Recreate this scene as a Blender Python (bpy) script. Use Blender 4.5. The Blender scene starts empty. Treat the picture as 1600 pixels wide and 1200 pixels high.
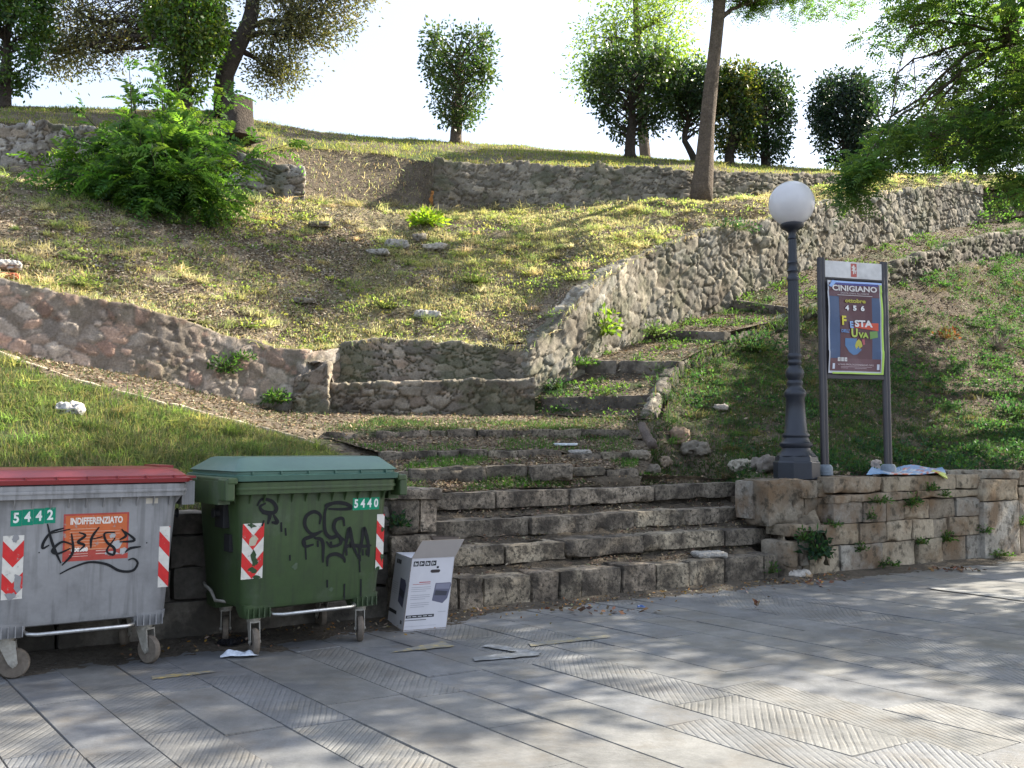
import bpy, math, random
import numpy as np
from mathutils import Vector, Matrix
random.seed(7); RNG = np.random.default_rng(11)
SC = bpy.context.scene
COL = SC.collection
R = math.radians

# ---------------------------------------------------------------- camera, sky, sun, exposure
FPX, EYE, TH = 1500.0, 1.55, math.atan(95 / 1500.0)
cam_d = bpy.data.cameras.new('camera'); cam = bpy.data.objects.new('camera', cam_d); COL.objects.link(cam)
cam_d.sensor_width = 36; cam_d.lens = 36 * FPX / 1600; cam_d.clip_end = 2000; cam_d.clip_start = .05
cam.location = (0, 0, EYE); cam.rotation_euler = (R(90) + TH, 0, 0)
SC.camera = cam
SUN_EL, SUN_AZ = R(37), R(27)        # azimuth: angle of the sun direction from +X towards +Y
sd = Vector((math.cos(SUN_EL) * math.cos(SUN_AZ), math.cos(SUN_EL) * math.sin(SUN_AZ), math.sin(SUN_EL)))
w = bpy.data.worlds.new('World'); SC.world = w; w.use_nodes = True
wn = w.node_tree.nodes; wl = w.node_tree.links
bg = wn['Background']; sky = wn.new('ShaderNodeTexSky'); sky.sky_type = 'NISHITA'; sky.sun_disc = False
sky.sun_elevation = SUN_EL; sky.sun_rotation = R(90) - SUN_AZ
sky.dust_density = 3.0; sky.air_density = 1.0; sky.ozone_density = 1.0; sky.altitude = 200
veil = wn.new('ShaderNodeMix'); veil.data_type = 'RGBA'; veil.inputs[0].default_value = .62; veil.inputs[7].default_value = (2.1, 2.3, 2.7, 1)   # flat pale veil mixed in to whiten the sky and lift the shade
wl.new(sky.outputs[0], veil.inputs[6]); wl.new(veil.outputs[2], bg.inputs[0]); bg.inputs[1].default_value = 0.15
sun_d = bpy.data.lights.new('sun', 'SUN'); sun = bpy.data.objects.new('sun', sun_d); COL.objects.link(sun)
sun_d.energy = 5.0; sun_d.angle = R(0.5); sun_d.color = (1.0, .91, .76)
sun.rotation_euler = (-sd).to_track_quat('-Z', 'Y').to_euler()
SC.view_settings.view_transform = 'Standard'; SC.view_settings.look = 'None'
SC.view_settings.exposure = 1.7; SC.view_settings.gamma = 1.0
SC.view_settings.use_curve_mapping = False
SC.cycles.max_bounces = 6; SC.cycles.diffuse_bounces = 3; SC.cycles.transparent_max_bounces = 6

# ---------------------------------------------------------------- measuring helpers
cT, sT = math.cos(TH), math.sin(TH)
def ray(px, py):
    a = (px - 800) / FPX; b = (600 - py) / FPX
    return a, cT - b * sT, sT + b * cT
def at(px, py, Y):
    dx, dy, dz = ray(px, py); t = Y / dy
    return np.array([dx * t, Y, EYE + dz * t])
def atz(px, py, z=0.0):
    dx, dy, dz = ray(px, py); t = (z - EYE) / dz
    return np.array([dx * t, dy * t, z])
SA = R(31); U = np.array([math.cos(SA), math.sin(SA), 0]); V = np.array([-math.sin(SA), math.cos(SA), 0]); ZZ = np.array([0, 0, 1.])
VW = 8.0                              # the street wall's face
def uv(u, v, z=0.): return U * u + V * v + ZZ * z
def atv(px, py, v=VW):
    dx, dy, dz = ray(px, py); t = v / (dx * V[0] + dy * V[1])
    return np.array([dx * t, dy * t, EYE + dz * t])

# ---------------------------------------------------------------- noise
def _h(i, j, k, s):
    n = (i.astype(np.int64) * 374761393 + j.astype(np.int64) * 668265263 + k.astype(np.int64) * 2147483647 + s * 1274126177) & 0xffffffff
    n = ((n ^ (n >> 13)) * 1274126177) & 0xffffffff
    n = ((n ^ (n >> 15)) * 2246822519) & 0xffffffff
    return ((n ^ (n >> 16)) & 0xffffff) / float(0xffffff)
def vnoise(P, sc=1., s=0):
    P = np.asarray(P, float) * sc; I = np.floor(P).astype(np.int64); f = P - I; f = f * f * (3 - 2 * f)
    i, j, k = I[..., 0], I[..., 1], I[..., 2]; x, y, z = f[..., 0], f[..., 1], f[..., 2]; r = 0
    for a in (0, 1):
        for b in (0, 1):
            for c in (0, 1):
                r = r + _h(i + a, j + b, k + c, s) * (x if a else 1 - x) * (y if b else 1 - y) * (z if c else 1 - z)
    return r * 2 - 1
def fbm(P, sc=1., o=3, s=0):
    r = 0; a = 1.
    for q in range(o): r = r + a * vnoise(P, sc * 2 ** q, s + q); a *= .5
    return r / 1.8

# ---------------------------------------------------------------- objects
def tag(o, label=None, cat=None, group=None, kind=None):
    if label: o['label'] = label
    if cat: o['category'] = cat
    if group: o['group'] = group
    if kind: o['kind'] = kind
    return o
def empty(name, loc=(0, 0, 0), rz=0, label=None, cat=None, group=None):
    o = bpy.data.objects.new(name, None); COL.objects.link(o); o.location = loc; o.rotation_euler = (0, 0, rz)
    o.empty_display_size = .1
    return tag(o, label, cat, group)
def mesh_np(name, Vt, F, mat, parent=None, col=None, smooth=False, attrs=None, loc=None):
    """F: list of arrays (n,k); col: per vertex (n,3)"""
    Vt = np.asarray(Vt, np.float64).reshape(-1, 3)
    if isinstance(F, np.ndarray): F = [F]
    F = [np.asarray(f, np.int64) for f in F if len(f)]
    if loc is not None: Vt = Vt - np.asarray(loc)
    me = bpy.data.meshes.new(name); me.vertices.add(len(Vt)); me.vertices.foreach_set('co', Vt.astype(np.float32).ravel())
    tot = np.concatenate([np.full(len(f), f.shape[1]) for f in F]); idx = np.concatenate([f.ravel() for f in F])
    st = np.concatenate([[0], np.cumsum(tot)[:-1]])
    me.loops.add(len(idx)); me.loops.foreach_set('vertex_index', idx.astype(np.int32))
    me.polygons.add(len(tot)); me.polygons.foreach_set('loop_start', st.astype(np.int32))
    me.polygons.foreach_set('use_smooth', np.full(len(tot), bool(smooth)))
    me.update(calc_edges=True)
    if col is not None:
        a = me.attributes.new('col', 'FLOAT_COLOR', 'POINT'); c = np.ones((len(Vt), 4), np.float32); c[:, :3] = col
        a.data.foreach_set('color', c.ravel())
    for k, v in (attrs or {}).items():
        a = me.attributes.new(k, 'FLOAT_VECTOR', 'POINT'); a.data.foreach_set('vector', np.asarray(v, np.float32).ravel())
    me.materials.append(mat)
    o = bpy.data.objects.new(name, me); COL.objects.link(o)
    if loc is not None: o.location = loc
    if parent is not None: o.parent = parent
    return o
class MB:
    def __init__(s): s.v = []; s.f = {}; s.c = []; s.n = 0
    def add(s, v, f, col=None):
        v = np.asarray(v, float).reshape(-1, 3)
        if not isinstance(f, (list, tuple)) or (len(f) and np.isscalar(f[0])): f = [f]
        for a in f:
            a = np.asarray(a, np.int64)
            if a.ndim == 1: a = a[None]
            s.f.setdefault(a.shape[1], []).append(a + s.n)
        s.v.append(v); s.c.append(np.broadcast_to(np.asarray(col if col is not None else (1, 1, 1), float), (len(v), 3))); s.n += len(v)
    def box(s, c, size, rz=0, col=None, M=None, taper=1.):
        x, y, z = [q / 2 for q in size]
        v = np.array([(a * x * (taper if k > 0 else 1), b * y * (taper if k > 0 else 1), k * z) for k in (-1, 1) for a, b in ((-1, -1), (1, -1), (1, 1), (-1, 1))])
        if rz: cz, sz = math.cos(rz), math.sin(rz); v = v @ np.array([[cz, sz, 0], [-sz, cz, 0], [0, 0, 1]])
        if M is not None: v = v @ np.array(M.to_3x3()).T
        s.add(v + np.asarray(c), np.array([(3, 2, 1, 0), (4, 5, 6, 7), (0, 1, 5, 4), (1, 2, 6, 5), (2, 3, 7, 6), (3, 0, 4, 7)]), col)
    def tube(s, pts, rad, n=10, col=None, caps=True, wob=0.):
        pts = np.asarray(pts, float); m = len(pts); rad = np.broadcast_to(np.asarray(rad, float), (m,))
        t = np.gradient(pts, axis=0); t /= np.linalg.norm(t, axis=1)[:, None] + 1e-9
        up = np.array([0, 0, 1.]) if abs(t[0][2]) < .9 else np.array([1., 0, 0])
        rings = []; a0 = np.cross(t[0], up); a0 /= np.linalg.norm(a0)
        an = np.arange(n) * 2 * math.pi / n
        for i in range(m):
            a0 = a0 - t[i] * (a0 @ t[i]); a0 /= np.linalg.norm(a0); b0 = np.cross(t[i], a0)
            rr = rad[i] * (1 + (wob * (vnoise(np.stack([np.cos(an) * 1.3, np.sin(an) * 1.3, np.full(n, i * .35)], 1), 1.5, 5)) if wob else 0))
            rings.append(pts[i] + np.cos(an)[:, None] * a0 * np.reshape(rr, (-1, 1)) + np.sin(an)[:, None] * b0 * np.reshape(rr, (-1, 1)))
        v = np.concatenate(rings); i, j = np.meshgrid(np.arange(m - 1), np.arange(n), indexing='ij'); j2 = (j + 1) % n
        q = np.stack([i * n + j, i * n + j2, (i + 1) * n + j2, (i + 1) * n + j], -1).reshape(-1, 4); f = [q]
        s.add(v, f, col)
        if caps:
            s.f.setdefault(n, []).append(np.arange(n)[None, ::-1] + s.n - len(v)); s.f[n].append(np.arange(n)[None] + s.n - n)
    def lathe(s, prof, c=(0, 0, 0), n=24, col=None, ax='z', ph=0., lobes=None):
        prof = np.asarray(prof, float); m = len(prof); an = np.arange(n) * 2 * math.pi / n + ph
        r = prof[:, 0][:, None] * (np.ones(n) if lobes is None else lobes(an)[None])
        a, b, h = r * np.cos(an), r * np.sin(an), np.repeat(prof[:, 1][:, None], n, 1)
        v = {'z': np.stack([a, b, h], -1), 'y': np.stack([a, h, b], -1), 'x': np.stack([h, a, b], -1)}[ax].reshape(-1, 3) + np.asarray(c)
        i, j = np.meshgrid(np.arange(m - 1), np.arange(n), indexing='ij'); j2 = (j + 1) % n
        q = np.stack([i * n + j, i * n + j2, (i + 1) * n + j2, (i + 1) * n + j], -1).reshape(-1, 4)
        if ax == 'y': q = q[:, ::-1]
        s.add(v, [q, np.arange(n)[None, ::-1], np.arange(n)[None] + (m - 1) * n], col)
    def build(s, name, mat, parent=None, smooth=False, loc=None, sharp=None):
        F = [np.concatenate(a) for a in s.f.values()]
        o = mesh_np(name, np.concatenate(s.v), F, mat, parent, np.concatenate(s.c), smooth or sharp is not None, loc=loc)
        if sharp is not None:
            try: o.data.set_sharp_from_angle(angle=R(sharp))
            except Exception: pass
        return o
def bevel(o, w=.01, seg=2, ang=35):
    m = o.modifiers.new('bevel', 'BEVEL'); m.width = w; m.segments = seg; m.limit_method = 'ANGLE'; m.angle_limit = R(ang); return o

# ---------------------------------------------------------------- materials
def mat(name, col=(1, 1, 1), rough=.8, attr=False, var=(6, .25), var2=(40, .15), stain=None, stain2=None, bump=(30, .3, .02), spec=.3, transl=0, metal=0, coat=0, backcol=None, streak=None):
    m = bpy.data.materials.new(name); m.use_nodes = True; nt = m.node_tree; N = nt.nodes; L = nt.links
    b = N['Principled BSDF']; geo = N.new('ShaderNodeTexCoord')
    def noise(sc, det=4, ro=.55):
        n = N.new('ShaderNodeTexNoise'); n.inputs['Scale'].default_value = sc; n.inputs['Detail'].default_value = det
        n.inputs['Roughness'].default_value = ro; L.new(geo.outputs['Object'], n.inputs['Vector']); return n.outputs['Fac']
    def mr(x, a, b_, c, d):
        n = N.new('ShaderNodeMapRange'); L.new(x, n.inputs[0])
        for i, v in enumerate((a, b_, c, d)): n.inputs[i + 1].default_value = v
        return n.outputs[0]
    if attr:
        a = N.new('ShaderNodeAttribute'); a.attribute_name = 'col'; c = a.outputs['Color']
    else:
        a = N.new('ShaderNodeRGB'); a.outputs[0].default_value = (*col, 1); c = a.outputs[0]
    def mul(c, f):
        n = N.new('ShaderNodeVectorMath'); n.operation = 'SCALE'; L.new(c, n.inputs[0]); L.new(f, n.inputs['Scale']); return n.outputs[0]
    for vv in (var, var2):
        if vv: c = mul(c, mr(noise(vv[0]), .25, .75, 1 - vv[1], 1 + vv[1]))
    for st in (stain, stain2):
        if st:
            sc_, (sx, lo, hi), amt = st[0], st[1], st[2]
            f = mr(noise(sx, 6, .65), lo, hi, 0, amt)
            n = N.new('ShaderNodeMix'); n.data_type = 'RGBA'; L.new(f, n.inputs[0]); L.new(c, n.inputs[6]); n.inputs[7].default_value = (*sc_, 1); c = n.outputs[2]
    if streak:
        mp_ = N.new('ShaderNodeMapping'); mp_.inputs['Scale'].default_value = (26, 26, 1.3); L.new(geo.outputs['Object'], mp_.inputs[0]); n = N.new('ShaderNodeTexNoise'); n.inputs['Scale'].default_value = 1; n.inputs['Detail'].default_value = 5; L.new(mp_.outputs[0], n.inputs['Vector'])
        f = mr(n.outputs['Fac'], .50, .68, 0, streak[1]); n = N.new('ShaderNodeMix'); n.data_type = 'RGBA'; L.new(f, n.inputs[0]); L.new(c, n.inputs[6]); n.inputs[7].default_value = (*streak[0], 1); c = n.outputs[2]
    L.new(c, b.inputs['Base Color']); b.inputs['Roughness'].default_value = rough
    b.inputs['Specular IOR Level'].default_value = spec; b.inputs['Metallic'].default_value = metal
    if coat: b.inputs['Coat Weight'].default_value = coat; b.inputs['Coat Roughness'].default_value = .15
    if bump:
        bn = N.new('ShaderNodeBump'); bn.inputs['Strength'].default_value = bump[1]; bn.inputs['Distance'].default_value = bump[2]
        L.new(noise(bump[0], 6, .65), bn.inputs['Height']); L.new(bn.outputs[0], b.inputs['Normal'])
    if transl:
        t = N.new('ShaderNodeBsdfTranslucent'); mx = N.new('ShaderNodeMixShader'); mx.inputs[0].default_value = transl
        if backcol:
            n = N.new('ShaderNodeVectorMath'); n.operation = 'MULTIPLY'; L.new(c, n.inputs[0]); n.inputs[1].default_value = backcol; L.new(n.outputs[0], t.inputs[0])
        else: L.new(c, t.inputs[0])
        L.new(b.outputs[0], mx.inputs[1]); L.new(t.outputs[0], mx.inputs[2]); L.new(mx.outputs[0], N['Material Output'].inputs['Surface'])
    return m
DIRT = (.10, .075, .05); MOSS = (.06, .075, .03); BLACKST = (.045, .037, .03)
M_rub = mat('rubble', attr=True, rough=.9, var=(5, .22), var2=(35, .3), bump=(45, .5, .02), stain=((.10, .10, .06), (2.2, .56, .74), .5))
M_ash = mat('ashlar', attr=True, rough=.88, var=(3, .3), var2=(28, .3), stain=(BLACKST, (4.2, .40, .60), .9), stain2=((.04, .035, .028), (26, .50, .62), .85), bump=(38, .7, .025))
M_ashc = mat('ashlar_clean', attr=True, rough=.88, var=(2.5, .28), var2=(24, .25), stain=((.15, .09, .045), (1.7, .44, .62), .8), stain2=((.045, .038, .026), (9, .52, .66), .85), bump=(34, .6, .02))
M_ashd = mat('ashlar_dark', attr=True, rough=.9, var=(3, .3), var2=(20, .3), stain=((.03, .026, .022), (2., .40, .62), .8), bump=(30, .6, .02))
M_soil = mat('soil', attr=True, rough=.95, var=(1.3, .25), var2=(22, .4), bump=(26, 1., .05))
M_grass = mat('grass_blade', attr=True, rough=.6, var=None, var2=None, bump=None, transl=.55, backcol=(2.1, 2.05, 1.4), spec=.25)
M_litter = mat('leaf_litter', attr=True, rough=.8, var=None, var2=None, bump=None, transl=.12)
M_leaf = mat('leaf', attr=True, rough=.38, var=None, var2=None, bump=None, transl=.42, backcol=(1.9, 1.9, .7), spec=.5)
M_leafsoft = mat('leaf_soft', attr=True, rough=.55, var=None, var2=None, bump=None, transl=.58, backcol=(2.1, 2.05, .85), spec=.3)
M_bark = mat('bark', (.13, .10, .075), rough=.95, var=(5, .3), var2=(30, .35), bump=(22, 1., .05))
M_barkd = mat('bark_dark', (.06, .048, .038), rough=.95, var=(5, .3), var2=(30, .35), bump=(22, 1., .05))
M_iron = mat('lamp_paint', (.017, .021, .031), rough=.42, var=(8, .15), var2=(60, .1), bump=(60, .15, .004), spec=.5)
M_post = mat('post_paint', (.040, .036, .040), rough=.45, var=(8, .1), var2=None, bump=None, spec=.5)
M_rock = mat('rock', attr=True, rough=.88, var=(7, .2), var2=(30, .25), bump=(28, .7, .02), stain=((.13, .11, .08), (6, .55, .75), .6))

# ---------------------------------------------------------------- surface builders
def lerp(a, b, t): return a + (b - a) * t
def sst(x, a, b): t = np.clip((x - a) / (b - a), 0, 1); return t * t * (3 - 2 * t)
def resample(P, n, key=None):
    P = np.asarray(P, float)
    if key is None: d = np.r_[0, np.cumsum(np.linalg.norm(np.diff(P, axis=0), axis=1))]
    else: d = key
    t = np.linspace(d[0], d[-1], n); return np.stack([np.interp(t, d, P[:, k]) for k in range(3)], 1), t
def cells(x, y, seed, jit=.85):
    """Voronoi in unit cells: F1, F2, id random triple"""
    I = np.floor(x).astype(np.int64); J = np.floor(y).astype(np.int64); z0 = np.zeros_like(I)
    F1 = np.full(x.shape, 9.); F2 = np.full(x.shape, 9.); bi = I.copy(); bj = J.copy(); bx = x.copy(); by = y.copy()
    for a in (-1, 0, 1):
        for b in (-1, 0, 1):
            ii, jj = I + a, J + b
            sx = ii + .5 + (jj % 2) * .45 + (_h(ii, jj, z0, seed) - .5) * jit; sy = jj + .5 + (_h(ii, jj, z0 + 1, seed) - .5) * jit
            d = np.hypot(x - sx, y - sy); c = d < F1
            F2 = np.where(c, F1, np.minimum(F2, d)); bi = np.where(c, ii, bi); bj = np.where(c, jj, bj); bx = np.where(c, sx, bx); by = np.where(c, sy, by)
            F1 = np.where(c, d, F1)
    return F1, F2, bi, bj, x - bx, y - by
def rubble(name, base, top, thick=.4, cw=.24, ch=.15, relief=.04, pal=None, mortar=(.15, .12, .09), seed=1, res=.03, edge=.075, ret=(True, True),
           fill=0., topvar=.04, parent=None, label=None, cat='wall', group=None, capcol=None, matl=None, sink=.35, moss=.4, small=.4):
    base = np.asarray(base, float); top = np.asarray(top, float); base = base - ZZ * sink
    def nrm(P):
        t = np.gradient(P, axis=0)[:, :2]; t /= np.linalg.norm(t, axis=1)[:, None]; return np.stack([t[:, 1], -t[:, 0], 0 * t[:, 0]], 1)
    nb = nrm(base)
    if ret[0]:
        o = -nb[0] * thick * 1.6; base = np.vstack([base[0] + o, base]); top = np.vstack([top[0] + o, top])
    if ret[1]:
        o = -nb[-1] * thick * 1.6; base = np.vstack([base, base[-1] + o]); top = np.vstack([top, top[-1] + o])
    L = np.r_[0, np.cumsum(np.linalg.norm(np.diff(base[:, :2], axis=0), axis=1))]; ns = max(8, int(L[-1] / res))
    s = np.linspace(0, L[-1], ns); B = np.stack([np.interp(s, L, base[:, k]) for k in range(3)], 1); T = np.stack([np.interp(s, L, top[:, k]) for k in range(3)], 1)
    n = nrm(B); k = 7; pad = np.pad(n, ((k, k), (0, 0)), mode='edge'); n = np.stack([np.convolve(pad[:, q], np.ones(2 * k + 1) / (2 * k + 1), 'valid') for q in range(3)], 1); n /= np.linalg.norm(n, axis=1)[:, None] + 1e-9
    if topvar: T[:, 2] += topvar * (fbm(np.stack([s / .35, s * 0, s * 0 + seed], 1), 1., 2, seed) + .8 * np.round(vnoise(np.stack([s / (cw * 1.3), s * 0, s * 0], 1), 1, seed + 4) * 1.2))
    H = np.linalg.norm(T - B, axis=1); nf = max(4, int(H.max() / res)); ntp = max(3, int(thick / res / 1.3)); nbk = 3
    t = np.linspace(0, 1, nf); P = B[None] + (T - B)[None] * t[:, None, None]; Q = t[:, None] * H[None]; N = np.repeat(n[None], nf, 0).copy()
    cz = sst(t, .9, 1.0)[:, None, None]; N = N * (1 - .6 * cz) + ZZ * cz * .6
    w = np.linspace(0, thick, ntp + 1)[1:]; P2 = T[None] - n[None] * w[:, None, None]; Q2 = H[None] + w[:, None]; N2 = np.repeat(np.repeat(ZZ[None, None], ntp, 0), ns, 1)
    bz = np.linspace(0, .35, nbk + 1)[1:]; P3 = P2[-1:][0][None] - ZZ * bz[:, None, None]; Q3 = Q2[-1][None] + bz[:, None]; N3 = np.repeat(-n[None], nbk, 0)
    P = np.vstack([P, P2, P3]); Q = np.vstack([Q, Q2, Q3]); N = np.vstack([N, N2, N3]); S = np.repeat(s[None], len(P), 0)
    N /= np.linalg.norm(N, axis=2)[..., None] + 1e-9
    wp = np.stack([S, Q, S * 0 + seed], -1)
    X = S / cw + .22 * vnoise(wp, .35 / cw, seed) + .05 * vnoise(wp, 3.5 / cw, seed + 1); Y = Q / ch + .30 * vnoise(wp, .35 / cw, seed + 9) + .05 * vnoise(wp, 3.5 / cw, seed + 2)
    F1, F2, ci, cj, dx, dy = cells(X, Y, seed, .95)
    z0 = np.zeros_like(ci); G1, G2, di, dj, ex, ey = cells(X * 2.1 + 7, Y * 1.9 + 3, seed + 31, .95)          # some big cells break up into small stones
    brk = _h(ci, cj, z0 + 8, seed + 50) < small; gE = np.minimum(F2 - F1, (G2 - G1) * .55)
    F2 = np.where(brk, F1 + gE, F2); ci = np.where(brk, di + 1000, ci); cj = np.where(brk, dj + 1000, cj); dx = np.where(brk, ex * .5, dx); dy = np.where(brk, ey * .5, dy); r1, r2, r3, r4 = [_h(ci, cj, z0 + q, seed + 50) for q in (2, 3, 4, 5)]
    e = F2 - F1; hole = r4 < fill
    zone = sst(fbm(wp, .9 / .6, 3, seed + 60), -.45, .25); ew = edge * (.7 + 1.1 * sst(vnoise(wp, 3.1, seed + 61), -.5, .7)); m = sst(e, .02, ew) * (~hole) * (.65 + .35 * zone)
    dome = sst(e, .02, .55)
    D = relief * (m * (.92 + .08 * dome) + .5 * (r1 - .5) * m + .6 * m * (dx * (r2 - .5) + dy * (r3 - .5)) * 3.0) + .022 * fbm(P, 13, 3, seed) + .03 * fbm(P, 1.5, 2, seed + 3)
    P = P + N * D[..., None]
    pal = np.asarray(pal if pal is not None else [(.30, .26, .21), (.24, .21, .18), (.36, .31, .25), (.20, .175, .15), (.28, .27, .25)])
    c = pal[(r2 * 997).astype(int) % len(pal)] * (.62 + .75 * r3)[..., None] * (1 + .22 * fbm(P, 9, 3, seed + 62))[..., None]
    mm = sst(e, .03, edge * .8)[..., None] * (~hole)[..., None]
    mc = np.asarray(mortar) * (1 + .35 * fbm(P, 6, 3, seed + 7)[..., None]); mm = mm * (.75 + .25 * zone[..., None]); C = mc * (1 - mm) + c * mm * 1.12
    if moss:
        a = (moss * sst(fbm(P, 1.9, 4, seed + 63) + .35 * fbm(P, 12, 2, seed + 64), .0, .35))[..., None]; b_ = (.55 * sst(fbm(P, 1.1, 4, seed + 65) + .3 * fbm(P, 9, 2, seed + 66), .05, .4))[..., None]
        C = C * (1 - b_) + np.array((.075, .058, .042)) * b_; C = C * (1 - a) + np.array((.055, .07, .028)) * a
    if capcol is not None:
        k = np.zeros(P.shape[0]); k[nf - 1:] = 1; a = (k[:, None] * sst(fbm(P, 2.5, 3, seed + 8), -.5, .1))[..., None]; C = C * (1 - a) + np.asarray(capcol) * a
    nr, nc = P.shape[:2]; i, j = np.meshgrid(np.arange(nr - 1), np.arange(nc - 1), indexing='ij')
    F = np.stack([i * nc + j, i * nc + j + 1, (i + 1) * nc + j + 1, (i + 1) * nc + j], -1).reshape(-1, 4)
    o = mesh_np(name, P.reshape(-1, 3), F, matl or M_rub, parent, C.reshape(-1, 3), True)
    if label: tag(o, label, cat, group)
    return o
_gc = {}
def rblock(mb, c, ax, L, D, H, res=.04, rnd=.02, rough=.012, seed=0, col=(.3, .26, .2), fs=1.):
    """noisy rounded block: centre c, axes ax (3x3 rows u,v,w), sizes"""
    Vs = []; Fs = []; n0 = 0; hs = np.array([L, D, H]) / 2
    for a in range(3):
        b, d = [q for q in range(3) if q != a]
        nb, nd = max(2, int(2 * hs[b] / res)) + 1, max(2, int(2 * hs[d] / res)) + 1
        x, y = np.meshgrid(np.linspace(-1, 1, nb), np.linspace(-1, 1, nd), indexing='ij')
        for sg in (-1, 1):
            v = np.zeros(x.shape + (3,)); v[..., b] = x * hs[b]; v[..., d] = y * hs[d]; v[..., a] = sg * hs[a]
            i, j = np.meshgrid(np.arange(nb - 1), np.arange(nd - 1), indexing='ij')
            q = np.stack([i * nd + j, (i + 1) * nd + j, (i + 1) * nd + j + 1, i * nd + j + 1], -1).reshape(-1, 4)
            if (sg > 0) == (a == 1): q = q[:, ::-1]
            Vs.append(v.reshape(-1, 3)); Fs.append(q + n0); n0 += v.size // 3
    v = np.vstack(Vs); r = min(rnd, hs.min() * .9); inner = np.clip(v, -(hs - r), hs - r); d = v - inner; l = np.linalg.norm(d, axis=1)[:, None]
    k = l[:, 0] > 1e-9; nn = np.zeros_like(v); nn[k] = d[k] / l[k]; v = inner + nn * np.minimum(l, r)
    wv = v @ np.asarray(ax) + np.asarray(c)
    nw = nn @ np.asarray(ax)
    dsp = rough * (fbm(wv, 4.5 * fs, 3, seed) * 1.3 + .45 * fbm(wv, 19 * fs, 2, seed + 5)); edge = sst(vnoise(wv, 5 * fs, seed + 3), .25, .8) * rough * 2.2 * (np.abs(nn).max(1) < .99)
    wv = wv + nw * (dsp - edge)[:, None]
    cc = np.asarray(col) * (1 + .15 * fbm(wv, 3, 2, seed + 2))[:, None]
    mb.add(wv, [np.vstack(Fs)], cc)
PALB = [(.33, .275, .21), (.28, .235, .18), (.35, .295, .215), (.23, .195, .15), (.30, .245, .185)]
def course(mb, A, B, depth, h, lens=(.35, .9), back=None, res=.04, rnd=.022, rough=.012, pal=PALB, seed=0, gap=.008, topj=.012, outj=.012, light=1.):
    """a row of blocks whose top front edge runs A->B (the front faces -back)"""
    A = np.asarray(A, float); B = np.asarray(B, float); d = B - A; L = np.linalg.norm(d); u = d / L
    bk = np.asarray(back if back is not None else np.array([-u[1], u[0], 0])); bk = bk - u * (bk @ u); bk /= np.linalg.norm(bk); up = np.cross(u, bk)
    rs = random.Random(seed); x = 0
    while x < L - .05:
        l = rs.uniform(*lens)
        if L - x - l < lens[0] * .6: l = L - x
        j = rs.uniform(-1, 1) * topj; o = rs.uniform(-1, 1) * outj; tilt = rs.uniform(-.012, .012)
        uu = u * math.cos(tilt) + up * math.sin(tilt); ww = np.cross(uu, bk)
        c = A + u * (x + l / 2) + bk * (depth / 2 + o) - up * (h / 2 - j)
        cl = np.array(pal[rs.randrange(len(pal))]) * rs.uniform(.8, 1.15) * light
        rblock(mb, c, np.array([uu, bk, ww]), l - gap, depth, h, res, rnd * rs.uniform(.6, 1.6), rough, seed + int(x * 100), cl); x += l
def patch(name, rows, nu, nv, cf, rough=.04, rs=1.2, seed=0, mat_=None, keys=None, label=None, kind='structure', smoothv=None, edge0=False):
    """loft through rows of 3D points; keys: matching parameter per row (else arc length)"""
    G = np.stack([resample(r, nu, None if keys is None else keys[i])[0] for i, r in enumerate(rows)])
    m = len(rows); tt = np.linspace(0, m - 1, nv) if smoothv is None else np.asarray(smoothv); nv = len(tt)
    i0 = np.clip(np.floor(tt).astype(int), 0, m - 2); f = (tt - i0)[:, None, None]; G = G[i0] * (1 - f) + G[i0 + 1] * f
    k = np.ones((nv, 1)); 
    if edge0: k[0] = 0; k[-1] = 0
    G[..., 2] += k * rough * (fbm(G, rs, 4, seed)) + k * rough * .35 * fbm(G, rs * 6, 2, seed + 3)
    C = cf(G); nr, nc = G.shape[:2]; i, j = np.meshgrid(np.arange(nr - 1), np.arange(nc - 1), indexing='ij')
    F = np.stack([i * nc + j, i * nc + j + 1, (i + 1) * nc + j + 1, (i + 1) * nc + j], -1).reshape(-1, 4)
    o = mesh_np(name, G.reshape(-1, 3), F, mat_ or M_soil, None, C.reshape(-1, 3), True); o['kind'] = kind
    return G
def scatter(G, n, rng, dens=None, vis=None):
    """n points over grid G weighted by area (and dens(P))"""
    a = G[1:, :-1] - G[:-1, :-1]; b = G[:-1, 1:] - G[:-1, :-1]; A = np.linalg.norm(np.cross(a, b), axis=2)
    N = np.cross(b, a); N /= np.linalg.norm(N, axis=2)[..., None] + 1e-12; N *= np.sign(N[..., 2:3] + 1e-9)
    c = (G[:-1, :-1] + G[1:, 1:]) / 2
    if dens is not None: A = A * dens(c)
    A = A * infr(c)
    p = A.ravel() / A.sum(); k = rng.choice(len(p), n, p=p); i, j = np.divmod(k, A.shape[1]); x, y = rng.random(n)[:, None], rng.random(n)[:, None]
    P = G[i, j] * (1 - x) * (1 - y) + G[i, j + 1] * x * (1 - y) + G[i + 1, j] * (1 - x) * y + G[i + 1, j + 1] * x * y
    return P, N[i, j]
def infr(P, m=.25):
    """about inside the picture (a wide margin): nothing is scattered far off to the sides"""
    x = P[..., 0] / np.maximum(P[..., 1], .5); return (np.abs(x) < .5333 * (1 + m) + .06).astype(float) + .02
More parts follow.
